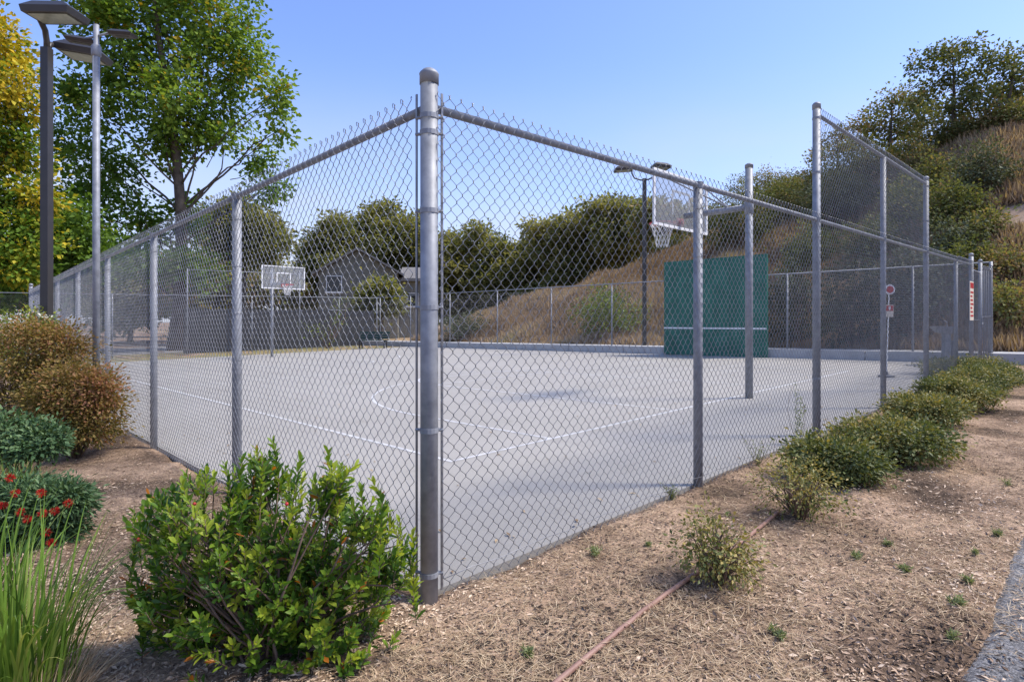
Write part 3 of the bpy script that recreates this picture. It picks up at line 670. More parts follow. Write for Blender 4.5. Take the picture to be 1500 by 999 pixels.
# ------------------------------------------------------------------ trees on the left
def gpt(x, Z):
    a, b = cam2w((x - 750) / F * Z, Z); return np.array([a, b, float(surf_z(a, b))])
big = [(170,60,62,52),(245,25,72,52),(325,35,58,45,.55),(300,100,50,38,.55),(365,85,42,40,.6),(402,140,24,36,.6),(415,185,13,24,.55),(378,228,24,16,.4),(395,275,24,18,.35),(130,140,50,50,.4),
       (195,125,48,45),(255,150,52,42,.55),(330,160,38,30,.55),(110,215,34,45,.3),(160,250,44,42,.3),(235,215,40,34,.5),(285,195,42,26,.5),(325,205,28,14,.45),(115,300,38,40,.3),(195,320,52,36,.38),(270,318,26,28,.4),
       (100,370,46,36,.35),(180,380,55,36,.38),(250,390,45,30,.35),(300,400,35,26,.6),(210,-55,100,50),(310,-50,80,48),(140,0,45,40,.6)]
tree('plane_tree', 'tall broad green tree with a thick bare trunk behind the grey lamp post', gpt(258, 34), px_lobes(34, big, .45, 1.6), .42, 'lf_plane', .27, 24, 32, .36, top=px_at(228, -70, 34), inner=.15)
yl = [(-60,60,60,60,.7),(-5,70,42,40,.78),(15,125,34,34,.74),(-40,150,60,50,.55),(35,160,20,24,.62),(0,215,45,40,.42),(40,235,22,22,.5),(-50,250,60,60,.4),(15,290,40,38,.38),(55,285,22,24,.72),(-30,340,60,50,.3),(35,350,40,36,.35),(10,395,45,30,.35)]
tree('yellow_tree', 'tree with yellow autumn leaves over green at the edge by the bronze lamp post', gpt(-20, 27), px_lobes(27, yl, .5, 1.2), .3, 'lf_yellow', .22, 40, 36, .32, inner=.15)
bt = [(70,335,36,34,.4),(120,330,34,30,.35),(85,385,36,28,.3),(140,385,34,28,.35),(60,420,34,24,.25),(20,420,40,26,.2)]
tree('green_tree', 'low green tree filling the gap between the yellow tree and the tall green tree', gpt(85, 30), px_lobes(30, bt, .4, 1.), .18, 'lf_plane', .23, 44, 36, .34, group=None)
# oaks beyond the court
OG = 'oak trees behind the court'
def ragged(lobes):
    out = list(lobes)
    for q in lobes:
        for _ in range(3):
            an = rng.uniform(-.5, 3.6); f = rng.uniform(.85, 1.25); k = rng.uniform(.22, .42)
            out.append((q[0] + q[2] * f * math.cos(an), q[1] - q[3] * f * math.sin(an), q[2] * k, q[3] * k, (q[4] if len(q) > 4 else .4) + rng.uniform(-.05, .3)))
    return out
def oak(lbl, x, Z, lobes, tone=.4, mat='lf_oak', tr=.2, size=.30):
    lobes = ragged(lobes); tree('oak_tree', lbl, gpt(x, Z), px_lobes(Z, [(*q[:4], (q[4] if len(q) > 4 else tone) + (.26 if mat == 'lf_oak' else .1)) for q in lobes], tone, 1.5), tr, mat, size, 40, 40, .40, OG, inner=.2)
oak('dark oak with a spreading limb behind the far backboard', 350, 42, [(345,325,30,26),(375,335,26,22),(395,352,18,14),(350,365,34,18,.35),(385,375,18,10,.35),(325,345,25,30)], .4)
oak('dark oak rising over the left end of the house roof', 480, 56, [(470,360,22,18),(495,345,22,22),(485,385,30,22,.3),(455,385,16,20,.35),(465,415,20,25,.35)], .35)
oak('dense oak directly behind the house ridge', 560, 58, [(530,345,28,22),(565,328,30,20),(600,340,26,22),(560,365,36,25,.35),(610,375,28,28,.5),(590,410,30,30,.4)], .45)
oak('oak just beyond the corner post, in front of pale sky', 670, 56, [(650,375,30,22,.6),(690,358,34,18,.3),(725,370,22,16,.4),(665,410,36,30,.55),(720,405,34,28,.35),(650,445,32,26,.4),(700,445,38,28,.25)], .4)
oak('rounded dark oak at the foot of the dry slope', 770, 54, [(775,385,30,22,.45),(750,405,28,24,.35),(800,400,26,26,.3),(770,430,34,22,.25),(730,440,30,22,.3),(820,365,26,28,.4)], .4)
oak('tall oak above the bare dry slope', 845, 50, [(795,348,24,16,.6),(835,340,28,22,.5),(850,375,30,28,.3),(880,350,26,26,.35),(815,375,26,24,.45),(860,395,30,18,.25),(825,418,34,18,.25),(790,440,34,16,.25),(890,375,26,16,.3)], .45)
oak('oak on the shoulder of the hill behind the lamp post', 905, 47, [(880,318,24,16,.55),(915,312,30,18,.5),(905,345,30,22,.4),(940,325,24,22,.5),(915,370,30,16,.35),(950,350,26,14,.45)], .5)
oak('pale leaved brush oak on the crest behind the near hoop', 985, 42, [(955,330,24,22,.6),(990,325,24,20,.6),(975,350,24,14,.5)], .55, 'lf_hill')
# feathery trees beyond the left fence
oak('loose brown green tree beyond the far end fence', 300, 48, [(290,405,34,24,.6),(330,415,30,22,.6),(380,425,30,20,.65),(420,430,26,18,.55),(300,440,30,18,.5)], .6, 'lf_hill')
oak('olive green tree standing before the road bend', 190, 46, [(170,425,26,22,.55),(205,440,28,24,.5),(235,430,24,24,.5),(180,465,34,20,.45)], .5, 'lf_hill')

oak('small dark tree in front of the house wall', 556, 43, [(552,428,13,13,.3),(566,440,14,16,.2),(545,452,18,12,.15)], .4)
oak('long low wood along the road behind the parked car', 260, 62, [(x, 425 + 8 * math.sin(x), 26, 26, .35) for x in range(130, 480, 36)], .35)
oak('low wood across the road behind the left fence', 60, 58, [(x, 425 + 6 * math.sin(x), 30, 30, .3) for x in range(-60, 150, 36)], .3)
# ------------------------------------------------------------------ brush on the hill
HG = 'brush on the hillside'
def hbush(lbl, x, y, w, h, mat, tone=.5, n=5, Z=None, name='hill_shrub', size=.11):
    P, Zh = px_ground(x, y)
    if Z is not None: P, Zh = gpt(x, Z), Z
    k = Zh / F; L = []
    for i in range(n):
        u = (i + .5) / n - .5; hh = h * (1 - 1.3 * u * u) * rng.uniform(.8, 1.05)
        c = P + np.array([SA, -CA, 0]) * u * w * k * .85 + np.array([CA, SA, 0]) * rng.uniform(-.3, .5) * w * k * .4 + np.array([0, 0, hh * k * .52])
        L.append((c, (w / n * k * .85, w / n * k * .85, hh * k * .46), tone + rng.normal(0, .06)))
    L.append((P + np.array([0, 0, h * k * .5]) + np.array([CA, SA, 0]) * w * k * .15, (w * k * .28, w * k * .28, h * k * .45), tone))
    bush(name, lbl, P, L, mat, size, 62, 30, .22, HG, 22, .6, inner=.2)
hbush('lime green bush low on the dry slope behind the far fence', 893, 496, 92, 80, 'lf_lime', .5, 4)
hbush('dark grey green bush on the hill above the bare trail', 1445, 296, 95, 92, 'lf_dark', .4, 5)
hbush('olive brush at the edge of the raised fence top post', 1400, 345, 90, 90, 'lf_hill', .5, 4)
hbush('green brush hanging over the gate', 1400, 385, 80, 65, 'lf_dark', .5, 4)
hbush('bright green brush on the hill under the ridge oak', 1310, 232, 55, 60, 'lf_lime', .45, 3)
hbush('dry brown brush seen through the raised fence', 1262, 285, 110, 85, 'lf_hill', .6, 5)
hbush('dull green brush right of the near hoop post', 1150, 330, 90, 80, 'lf_hill', .5, 5)
hbush('dark green brush above the green practice wall', 1085, 372, 110, 100, 'lf_hill', .3, 5)
hbush('grey green brush behind the raised fence', 1225, 345, 110, 110, 'lf_dark', .45, 5)
hbush('brown flecked brush on the crest over the fence rail', 1120, 285, 110, 45, 'lf_hill', .75, 5)
hbush('thin brown brush along the crest beside the raised post', 1170, 262, 80, 36, 'lf_hill', .8, 4)
hbush('dense dark brush behind the far fence next to the practice wall', 1165, 498, 100, 150, 'lf_dark', .15, 5, Z=20.2)
hbush('dense dark brush behind the leaning marker sign', 1255, 500, 110, 165, 'lf_dark', .15, 5, Z=18.8)
hbush('dense dark brush behind the drinking fountain', 1345, 505, 110, 160, 'lf_dark', .2, 5, Z=17.8)
hbush('green brush overhanging the end of the curb', 1420, 420, 80, 70, 'lf_hill', .35, 4)
hbush('brown undergrowth on the cut bank past the gate', 1485, 480, 80, 70, 'lf_hill', .7, 4)
hbush('reddish brown undergrowth high on the cut bank', 1480, 410, 80, 60, 'lf_hill', .85, 4)
hbush('dull undergrowth at the foot of the dry slope', 680, 498, 60, 50, 'lf_dark', .4, 3, Z=33)
for i, (x, y, w, h, t_) in enumerate([(1262,215,60,40,.75),(1345,205,60,45,.6),(1395,195,70,40,.5),(1440,170,70,40,.55),(1480,190,70,50,.8),(1350,262,70,55,.85),(1300,262,60,45,.7),(1230,262,60,40,.7),(1490,160,60,36,.5),(1400,215,55,40,.8),(1440,200,60,42,.75),(1350,300,80,50,.5),(1375,275,60,50,.6),(1420,290,50,50,.45),(1405,330,60,50,.5),(1250,320,80,60,.5),
                (1195,285,60,40,.75),(1060,300,60,38,.6),(1030,345,60,50,.5),(985,362,50,28,.6),(1330,330,80,60,.5),(1290,380,90,70,.35),(1190,400,90,80,.35),(1445,350,60,40,.7)]):
    hbush('loose olive brown brush clump scattered over the hillside', x, y, w, h, 'lf_hill', t_, 4, size=.12)
# ridge oaks
def ridge(lbl, x, y, lobes, tone, Zs=None):
    P, Zh = px_ground(x, y); tree('ridge_oak', lbl, P, px_lobes(Zh + .5, lobes, tone, 1.2), .11, 'lf_hill', .15, 44, 30, .20, 'oaks along the hilltop', inner=.1)
ridge('open crowned oak on the hilltop with a forked dark trunk', 1395, 175, [(1352,92,18,14),(1378,78,20,14),(1410,70,24,14),(1398,105,26,16),(1440,95,20,16),(1365,125,22,12),(1430,125,24,14),(1345,150,24,12,.5),(1380,150,28,14,.45),(1415,150,28,14,.45),(1350,172,28,12,.6),(1400,172,30,12,.55)], .4)
ridge('leaning oak at the right end of the hilltop', 1470, 165, [(1462,82,20,10),(1485,100,22,14),(1510,90,22,20),(1475,125,24,14),(1500,130,24,14),(1450,145,26,12,.45),(1480,150,28,12,.5),(1515,150,28,14,.5)], .4)
ridge('brown tinged scrub oak sloping down from the hilltop', 1300, 195, [(1280,160,18,10),(1310,145,20,12),(1335,150,20,14),(1262,180,18,12),(1325,175,22,12),(1295,182,20,10),(1275,200,26,12,.6),(1310,198,28,12,.55),(1340,190,24,12,.6)], .7)
ridge('small scrub oak low on the hilltop beside the tall fence post', 1225, 232, [(1215,205,14,8),(1238,195,16,9),(1228,220,20,10),(1205,228,22,10,.65),(1250,212,22,10,.65)], .75)

# bare trail across the hill
tp = np.array([px_ground(x, y)[0] for x, y in ((1425,330),(1450,323),(1475,318),(1500,316),(1535,318),(1580,325))])
tq = np.concatenate([np.linspace(tp[i], tp[i+1], 8)[:-1] for i in range(len(tp) - 1)] + [tp[-1:]])
mb = MB(); vs_ = []
for i, p in enumerate(tq):
    t_ = tq[min(i+1, len(tq)-1)] - tq[max(i-1, 0)]; q = np.array([-t_[1], t_[0]]) / np.hypot(t_[0], t_[1])
    for w in (-.55, -.2, .2, .55):
        e = p[:2] + q * (w + .12 * (random.random() - .5)); vs_.append((e[0], e[1], float(hill_z(e[0], e[1])) + (.06 if abs(w) < .3 else .02)))
mb.add(vs_, [(4*i+k, 4*i+4+k, 4*i+5+k, 4*i+1+k) for i in range(len(tq)-1) for k in range(3)])
struct(link('trail', mb.mesh('trail', surf('bare trail soil', [(0.3, (0.30, 0.205, 0.135)), (0.7, (0.44, 0.31, 0.21))], 3, 0.95, 0, 0.5, 20, 0.03), True)))
# dry grass over the hillside
N = 46000
a = rng.uniform(18.9, 40, N * 2); b = rng.uniform(-9, 28, N * 2)
ac = np.interp(b, [p[0] for p in _AB], [p[1] for p in _AB]); k = (a < ac + 1.5) & (np.min((a[:, None] - tq[None, :, 0]) ** 2 + (b[:, None] - tq[None, :, 1]) ** 2, 1) > .35)
a, b = a[k][:N], b[k][:N]; z = hill_z(a, b) - .03; n6 = 6
P = np.repeat(np.stack([a, b, z], 1), n6, 0); P[:, :2] += rng.normal(0, .10, (len(P), 2))
hgt = np.repeat(.24 + .55 * vnoise(a * .8, b * .8) ** 1.5, n6) * rng.uniform(.6, 1.2, len(P))
dv = unit(rng.normal(0, .33, (len(P), 3)) + [-.05, 0, 1])
tn = np.clip(np.repeat(vnoise(a * .45 + 4, b * .45) * .8, n6) + rng.normal(.1, .15, len(P)), 0, 1)
stuff(tag(link('dry_grass', leaves('dry_grass', P, dv, rdir(len(P)), hgt, hgt * .085 + .012, M['tan'], tn)), 'tan dry grass covering the hillside above the far fence', 'grass'))

# ------------------------------------------------------------------ house, board fence, car
h0 = gpt(525, 47); hs = thing('house', 'pale stucco house with a grey shingled gable roof behind the far fence', 'house', tuple(h0), TH - R(90) + R(5))
W2, HW, HP, DP = 3.1, 5.2, 7.0, 7.0
link('wall', MB().add([(-W2,0,-.5),(W2,0,-.5),(W2,0,HW),(0,0,HP),(-W2,0,HW),(-W2,DP,-.5),(W2,DP,-.5),(W2,DP,HW),(0,DP,HP),(-W2,DP,HW)],
     [(0,1,2,3,4),(9,8,7,6,5),(1,6,7,2),(5,0,4,9)]).mesh('wall', M['stucco']), hs)
rf = MB()
for s in (-1, 1):
    x0, z0 = s * (W2 + .5), HW - .5 * (HP - HW) / W2
    rf.add([(0,-.5,HP+.04),(x0,-.5,z0+.04),(x0,DP+.5,z0+.04),(0,DP+.5,HP+.04),(0,-.5,HP+.22),(x0,-.5,z0+.20),(x0,DP+.5,z0+.20),(0,DP+.5,HP+.22)],
           [(0,1,2,3),(7,6,5,4),(0,4,5,1),(1,5,6,2),(2,6,7,3)])
link('roof', rf.mesh('roof', M['roof']), hs)
def win(par, x, z, w, h, y=0):
    o = link('window', MB().box(x-w/2,x+w/2,y-.03,y-.01,z,z+h).mesh('window', M['glassd']), par)
    fm = MB(); fm.box(x-w/2-.07,x-w/2,y-.06,y-.005,z,z+h).box(x+w/2,x+w/2+.07,y-.06,y-.005,z,z+h).box(x-w/2-.07,x+w/2+.07,y-.06,y-.005,z+h,z+h+.07)
    link('frame', fm.mesh('frame', M['white']), o); link('sill', MB().box(x-w/2-.15,x+w/2+.15,y-.14,y-.002,z-.14,z-.002).mesh('sill', M['white']), o)
win(hs, -1.9, 3.7, 1.1, 1.2); win(hs, 2.2, 3.8, .9, 1.1); win(hs, -1.6, .9, 1.2, 1.3)
link('wing_wall', MB().box(W2+.02,W2+2.6,1.0,DP,-.5,4.6).mesh('wing_wall', M['stucco']), hs)
link('wing_roof', MB().add([(W2+.02,.5,4.62),(W2+3.0,.5,4.62),(W2+3.0,DP,4.62),(W2+.02,DP,4.62),(W2+.02,DP/2,6.0),(W2+2.0,DP/2,6.0),(W2+.02,.5,4.85),(W2+3.0,.5,4.85)], [(3,2,1,0),(0,1,7,6),(6,7,5,4),(1,2,5,7),(2,3,4,5)]).mesh('wing_roof', M['roof']), hs)
win(hs, W2 + 1.1, 2.6, .8, 1.0, 1.0)
link('door', MB().box(W2+1.9,W2+2.5,.95,.99,-.1,2.1).mesh('door', M['roof']), hs)

bf = thing('board_fence', 'dark stained vertical board fence beyond the far hoop', 'fence', (7.2, 31.2, float(plane_z(7, 31))))
bm = MB().box(0, .142, 0, .025, 0.02, 2.35).mesh('board', M['board'])
for k in range(74): link('board', bm, bf, (k * .15, 0.004 * (k % 3), 0), (0,0,0), (1, 1, 1 + .012 * math.sin(k * 2.3)))
for z in (.5, 1.9): link('rail', MB().box(0, 11.1, .036, .09, z, z + .09).mesh('rail', M['board']), bf)
for k in range(5): link('post', MB().box(k*2.75, k*2.75+.1, .094, .194, -.1, 2.3).mesh('post', M['board']), bf)
hp = gpt(300, 35)
bush('hedge', 'low dark clipped hedge left of the dark board fence', hp, [(hp + np.array([CA*0+.72*d, -.694*d, .75]), (.8, .8, .72), .2) for d in np.arange(-1.2, 4.6, .9)], 'lf_oak', .11, 40, 26, .2, stems=10, cat='hedge')
yb = gpt(318, 40)
bush('golden_shrub', 'golden yellow shrub behind the parked car', yb, [(yb + np.array([.72*d, -.694*d, 1.9]), (.8, .8, .7), .85) for d in (-.7, .1, .8)] + [(yb + np.array([0, 0, 1.0]), (.9, .9, .8), .6)], 'lf_yellow', .13, 40, 26, .2, stems=10)
lg = gpt(480, 33.6)
bush('fence_shrub', 'wispy yellow green shrub climbing the far end fence', lg, [(lg + np.array([.72*d, -.694*d, h]), (.5, .5, .6), .6) for d, h in ((-.9, 1.2), (-.2, .9), (.5, 1.6), (.9, 2.3))], 'lf_lime', .11, 22, 16, .2, stems=12)

cp_ = gpt(318, 37.5); car = thing('parked_car', 'silver parked car beyond the far end fence by the golden shrub', 'car', tuple(cp_ + np.array([0, 0, .0])), TH - R(90) + R(10))
def loft(prof_lo, prof_hi, w0, w1, mat, name, par):
    n = len(prof_lo); vs = [(x, -w0, z) for x, z in prof_lo] + [(x, -w1, z) for x, z in prof_hi] + [(x, w1, z) for x, z in prof_hi] + [(x, w0, z) for x, z in prof_lo]
    fs = []
    for k in range(3):
        for i in range(n - 1): fs.append((k*n+i, k*n+i+1, (k+1)*n+i+1, (k+1)*n+i))
    fs += [(0, n, 2*n, 3*n), (n-1, 4*n-1, 3*n-1, 2*n-1)]
    return link(name, MB().add(vs, fs).mesh(name, mat), par)
xs_ = [-2.2, -2.1, -1.3, -.4, .6, 1.3, 2.0, 2.2]
loft([(x, .32) for x in xs_], [(-2.22,.75),(-2.1,.98),(-1.3,1.02),(-.4,1.0),(.6,.98),(1.3,.93),(2.0,.82),(2.22,.62)], .86, .84, M['carp'], 'body', car)
loft([(-1.75,1.0),(-1.2,1.01),(-.3,1.0),(.55,.985),(.95,.96)], [(-1.35,1.32),(-1.0,1.46),(-.3,1.49),(.2,1.42),(.6,1.18)], .80, .62, M['glassd'], 'cabin_glass', car)
link('roof', MB().add([(-1.05,-.63,1.46),(-.3,-.64,1.50),(.25,-.62,1.43),(-1.05,.63,1.46),(-.3,.64,1.50),(.25,.62,1.43),(-1.0,-.5,1.50),(-.3,-.5,1.54),(.2,-.5,1.46),(-1.0,.5,1.50),(-.3,.5,1.54),(.2,.5,1.46)], [(0,1,7,6),(1,2,8,7),(6,7,10,9),(7,8,11,10),(9,10,4,3),(10,11,5,4),(0,6,9,3),(2,5,11,8)]).mesh('roof', M['carp']), car)
for x in (-1.35, 1.4):
    for y in (-.8, .8):
        w = link('wheel', MB().tube([(x,y-.1,.32),(x,y+.1,.32)], .32, 18).mesh('wheel', M['tyre']), car)
        link('rim', MB().tube([(x,y-.112,.32),(x,y+.112,.32)], .19, 12).mesh('rim', M['galv']), w)
for y in (-.62, .62): link('headlight', MB().box(2.12,2.24,y-.16,y+.16,.62,.74).mesh('headlight', M['white']), car)

# ------------------------------------------------------------------ planting on the left
def local_lobes(x, y, Z, L, tone):
    k = Z / F
    return [(px_at(q[0], q[1], Z + (q[5] if len(q) > 5 else 0)), (q[2] * k, q[2] * k, q[3] * k), q[4] if len(q) > 4 else tone) for q in L]
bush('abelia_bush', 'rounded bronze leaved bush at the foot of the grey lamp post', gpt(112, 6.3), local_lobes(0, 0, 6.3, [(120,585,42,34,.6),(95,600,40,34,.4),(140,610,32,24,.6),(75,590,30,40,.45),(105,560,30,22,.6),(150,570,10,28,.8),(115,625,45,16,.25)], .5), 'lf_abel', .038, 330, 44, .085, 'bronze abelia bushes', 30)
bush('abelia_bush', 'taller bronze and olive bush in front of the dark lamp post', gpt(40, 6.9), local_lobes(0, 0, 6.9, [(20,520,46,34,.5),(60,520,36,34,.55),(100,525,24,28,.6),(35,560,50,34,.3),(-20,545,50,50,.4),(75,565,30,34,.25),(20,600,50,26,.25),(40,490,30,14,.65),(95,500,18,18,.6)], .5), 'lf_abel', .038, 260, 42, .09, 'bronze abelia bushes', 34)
wf = bush('flowering_shrub', 'pale green shrub with white flower heads behind the bronze bush', gpt(35, 8.6), local_lobes(0, 0, 8.6, [(20,478,26,22,.7),(50,472,18,22,.7),(-15,490,36,34,.5),(60,500,26,26,.5),(15,520,40,40,.4)], .6), 'lf_lime', .05, 120, 34, .07, None, 16)
P0, D0, U0, L0, T0 = clumps([(np.array(c) - np.array(wf.location), r, .6) for c, r, t in local_lobes(0, 0, 8.55, [(50,462,10,8),(12,474,10,6),(36,468,8,6),(62,470,6,10)], .6)], 22, 14, .03, .03)
stuff(link('flowers', leaves('flowers', P0, D0, U0, L0, L0 * .8, M['lf_white'], T0), wf))
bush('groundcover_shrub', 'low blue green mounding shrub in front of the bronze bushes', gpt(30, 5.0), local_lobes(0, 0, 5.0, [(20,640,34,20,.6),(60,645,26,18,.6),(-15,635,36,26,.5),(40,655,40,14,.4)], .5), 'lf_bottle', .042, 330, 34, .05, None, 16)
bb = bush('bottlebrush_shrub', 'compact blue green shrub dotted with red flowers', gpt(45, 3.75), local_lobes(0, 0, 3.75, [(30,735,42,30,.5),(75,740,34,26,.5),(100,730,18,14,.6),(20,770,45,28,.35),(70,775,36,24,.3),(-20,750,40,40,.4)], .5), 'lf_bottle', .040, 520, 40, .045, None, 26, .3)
for q, (x, y) in enumerate([(22,722),(60,722),(15,700),(100,737),(30,750),(40,760),(62,752),(80,748),(68,780),(5,740),(75,795)]):
    c = px_at(x, y, 3.42) - np.array(bb.location); g = rdir(90)
    link('flower', leaves('flower', np.repeat(c[None], 90, 0) + g * .006, g, rdir(90), np.full(90, .024), np.full(90, .004), M['lf_red'], rng.random(90)), bb)

def blade_mesh(L, W, bend, tw=0.0):
    n = 9; vs = []; 
    for i in range(n + 1):
        t = i / n; ang = bend * t ** 1.6; 
        x = sum(math.sin(bend * ((j + .5) / n) ** 1.6) * L / n for j in range(i)); z = sum(math.cos(bend * ((j + .5) / n) ** 1.6) * L / n for j in range(i))
        w = W * (0.6 + .5 * min(1, t * 3)) * (1 - t ** 2.5) + .0004; th = tw * t
        vs += [(x, -w/2 * math.cos(th), z - w/2 * math.sin(th)), (x - w * .16 * math.cos(ang), 0, z + w * .16 * math.sin(ang)), (x, w/2 * math.cos(th), z + w/2 * math.sin(th))]
    F_ = []
    for i in range(n):
        o = 3 * i; F_ += [(o, o+3, o+4, o+1), (o+1, o+4, o+5, o+2)]
    return np_mesh('blade', np.array(vs), np.array(F_), M['grass'], np.full(len(F_), random.random()), True)
def grass_clump(label, base, nb, Lr, Wb, spread, bend, group='strappy grass clumps', stf=0):
    t = thing('grass_clump', label, 'grass clump', tuple(base), 0, group)
    kinds = [blade_mesh(random.uniform(*Lr), Wb * random.uniform(.7, 1.2), random.uniform(*bend), random.uniform(-.6, .6)) for _ in range(26)]
    for k in range(nb):
        az = random.uniform(0, 2 * math.pi); r = spread * random.random() ** .5
        link('blade', kinds[k % 26], t, (r * math.cos(az), r * math.sin(az), -.02), (random.gauss(0, .12), random.gauss(0.08, .12), az + random.gauss(0, .6)))
    # dry leaf litter in the heart of the clump
    n = 900; az = rng.uniform(0, 6.283, n); rr = spread * 1.25 * rng.random(n) ** .5
    Pq = np.stack([rr * np.cos(az), rr * np.sin(az), np.full(n, -.01)], 1); dq = unit(np.stack([np.cos(az) * .6, np.sin(az) * .6, rng.uniform(.3, 1.3, n)], 1) + rng.normal(0, .3, (n, 3)))
    stuff(link('dry_base', leaves('dry_base', Pq, dq, rdir(n), rng.uniform(.08, .26, n), np.full(n, .004), M['straw'], rng.random(n)), t))
    return t
grass_clump('tall strappy green grass clump by the big glossy shrub', gpt(20, 2.12), 210, (.35, .80), .0105, .17, (.15, 1.5))
g2 = gpt(-40, 2.6); grass_clump('green strappy grass clump next to the red flowered shrub', g2, 120, (.4, .75), .0105, .16, (.15, 1.1))
grass_clump('yellow green fine grass tuft above the red flowered shrub', gpt(22, 4.5), 160, (.25, .42), .006, .2, (.2, 1.0))
grass_clump('small upright grass tuft among the low blue green shrubs', gpt(10, 5.6), 80, (.25, .42), .006, .12, (.1, .6))

# ------------------------------------------------------------------ big glossy shrub at the corner
sb = gpt(405, 2.42); gs = thing('strawberry_shrub', 'big glossy green shrub beside the corner post', 'shrub', tuple(sb))
KZ = 2.42 / F
lob = [(295,745,90,55),(415,765,100,80),(520,805,80,60),(340,850,120,90),(470,880,110,90),(280,900,80,80),(400,960,150,80),(570,840,40,30),(240,760,45,40),(390,690,32,34),(482,712,32,32),(535,745,34,34),(250,860,55,60),(300,980,110,70),(500,950,90,60),(400,850,120,80)]
tips = []; outs = []
for (x, y, rx, ry) in lob:
    ns = int(rx * ry / 72); d = rdir(ns); c = px_at(x, y, 2.42 + rng.uniform(-.1, .1)) - sb
    q = c + d * np.array([rx * KZ, rx * KZ, ry * KZ]) * (.5 + .5 * rng.random((ns, 1)) ** .4)
    tips.append(q); outs.append(unit(d * .7 + unit(q) * .5 + [0, 0, .8] + rng.normal(0, .25, (ns, 3))))
tips = np.concatenate(tips); outs = np.concatenate(outs); k = tips[:, 2] > .04; tips, outs = tips[k], outs[k]
# leading shoots that stand proud of the outline
ex = [(375,645),(400,632),(385,655),(480,650),(545,690),(520,670),(560,720),(600,800),(605,770),(205,750),(195,735),(240,705),(270,690),(300,675),(330,668),(225,720),(355,660),(500,668),(585,750),(210,860),(215,905),(440,660),(420,672)]
tips = np.concatenate([tips, np.array([px_at(x, y + 12, 2.40 + random.uniform(-.12, .12)) - sb for x, y in ex])]); outs = np.concatenate([outs, unit(rng.normal(0, .18, (len(ex), 3)) + [0, 0, 1])])
ext, exo = tips[-len(ex):], outs[-len(ex):]
for q in (.06, .12, .18): tips = np.concatenate([tips, ext - exo * q]); outs = np.concatenate([outs, exo])
P, Dv, U, Ls, T = [], [], [], [], []
shoot_tone = np.clip(rng.normal(.5, .2, len(tips)) + np.where(rng.random(len(tips)) < .32, .3, 0), 0, .94)
stm = MB()
for i, (tp, o) in enumerate(zip(tips, outs)):
    nl = rng.integers(10, 16); s1 = unit(np.cross(o, [0.3, .2, 1.0])); s2 = np.cross(o, s1)
    if i % 6 == 0: limb(stm, np.array([rng.normal(0, .05), rng.normal(0, .05), -.02]), tp - o * .05, .007, .0022, .04, 5, 6)
    stm.tube([tp - o * .10, tp], [.0022, .0014], 4)
    for j in range(nl):
        ph = j * 2.4 + i; u = j / nl; rad = s1 * math.cos(ph) + s2 * math.sin(ph); op = 1.05 - .75 * u
        P.append(tp - o * .085 * (1 - u)); dv = unit(o * math.cos(op) + rad * math.sin(op)); Dv.append(dv); U.append(unit(o * math.sin(op) - rad * math.cos(op)))
        Ls.append(rng.uniform(.032, .062) * (1 - .25 * u)); T.append(np.clip(shoot_tone[i] + .25 * (u - .4) + rng.normal(0, .09), 0, .95) if rng.random() > .012 else 1.0)
P, Dv, U, Ls, T = map(np.array, (P, Dv, U, Ls, T)); Wd = Ls * rng.uniform(.33, .42, len(Ls))
link('stems', stm.mesh('stems', M['twig'], True), gs)
# the 300 leaves that show largest are objects of their own
cd = np.linalg.norm(P + sb - CAMP, axis=1); big_i = np.argsort(cd - Ls * 4)[:300]; mask = np.ones(len(P), bool); mask[big_i] = False
stuff(link('foliage', leaves('foliage', P[mask], Dv[mask], U[mask], Ls[mask], Wd[mask], M['lf_arb'], T[mask], fine=True), gs))
z3 = np.zeros((1, 3))
proto = [leaves('leaf', z3, np.array([[1., 0, 0]]), np.array([[0, 0, 1.]]), np.array([1.]), np.array([.4]), M['lf_arb'], np.array([t]), fine=True) for t in np.linspace(.08, .94, 12)]
from mathutils import Matrix
for i in big_i:
    d = Dv[i]; s = unit(np.cross(d, U[i])); nn_ = np.cross(s, d)
    o = link('leaf', proto[int(np.clip((T[i] - .08) / .86 * 11.99, 0, 11))], gs)
    o.rotation_euler = Matrix(((d[0], -s[0], nn_[0]), (d[1], -s[1], nn_[1]), (d[2], -s[2], nn_[2]))).to_euler(); o.location = tuple(P[i]); o.scale = (Ls[i],) * 3
fruit = MB()
for x, y in ((203,790),(285,738),(420,738),(305,840)):
    c = px_at(x, y, 2.2) - sb; link('fruit', MB().lathe([(.001,c[2]-.007),(.005,c[2]-.005),(.0075,c[2]),(.005,c[2]+.005),(.001,c[2]+.007)], 10, (c[0], c[1])).mesh('fruit', M['red'], True), gs)

# ------------------------------------------------------------------ low shrubs along the right-hand fence
RG = 'low shrubs along the right-hand fence'
def low(lbl, x, y, w, h, tone, n=5, dens=1.0, size=.036, bare=False, cat='shrub'):
    P, Zh = px_ground(x, y); k = Zh / F; L = []; h = h * (1 if bare else .84)
    P = P + np.array([CA, SA, 0]) * w * k * .30; P[2] = float(ground_z(P[0], P[1]))
    for i in range(n):
        ang = 2 * math.pi * i / n; r = w * k * .26
        L.append((P + np.array([math.cos(ang) * r, math.sin(ang) * r, h * k * rng.uniform(.50, .62)]), (w * k * .27, w * k * .27, h * k * .38), tone + rng.normal(0, .14)))
    L.append((P + np.array([0, 0, h * k * .68]), (w * k * .3, w * k * .3, h * k * .36), tone + .08))
    b_ = bush('low_shrub', lbl, P, L, 'lf_low', size, (110 if bare else 330) * dens, 22 if bare else 40, .05, RG, 60 if bare else 40, .5, inner=.5)
low('small twiggy shrub with sparse yellowing leaves over the brown pipe', 1065, 868, 112, 92, .78, 5, .9, .024, True)
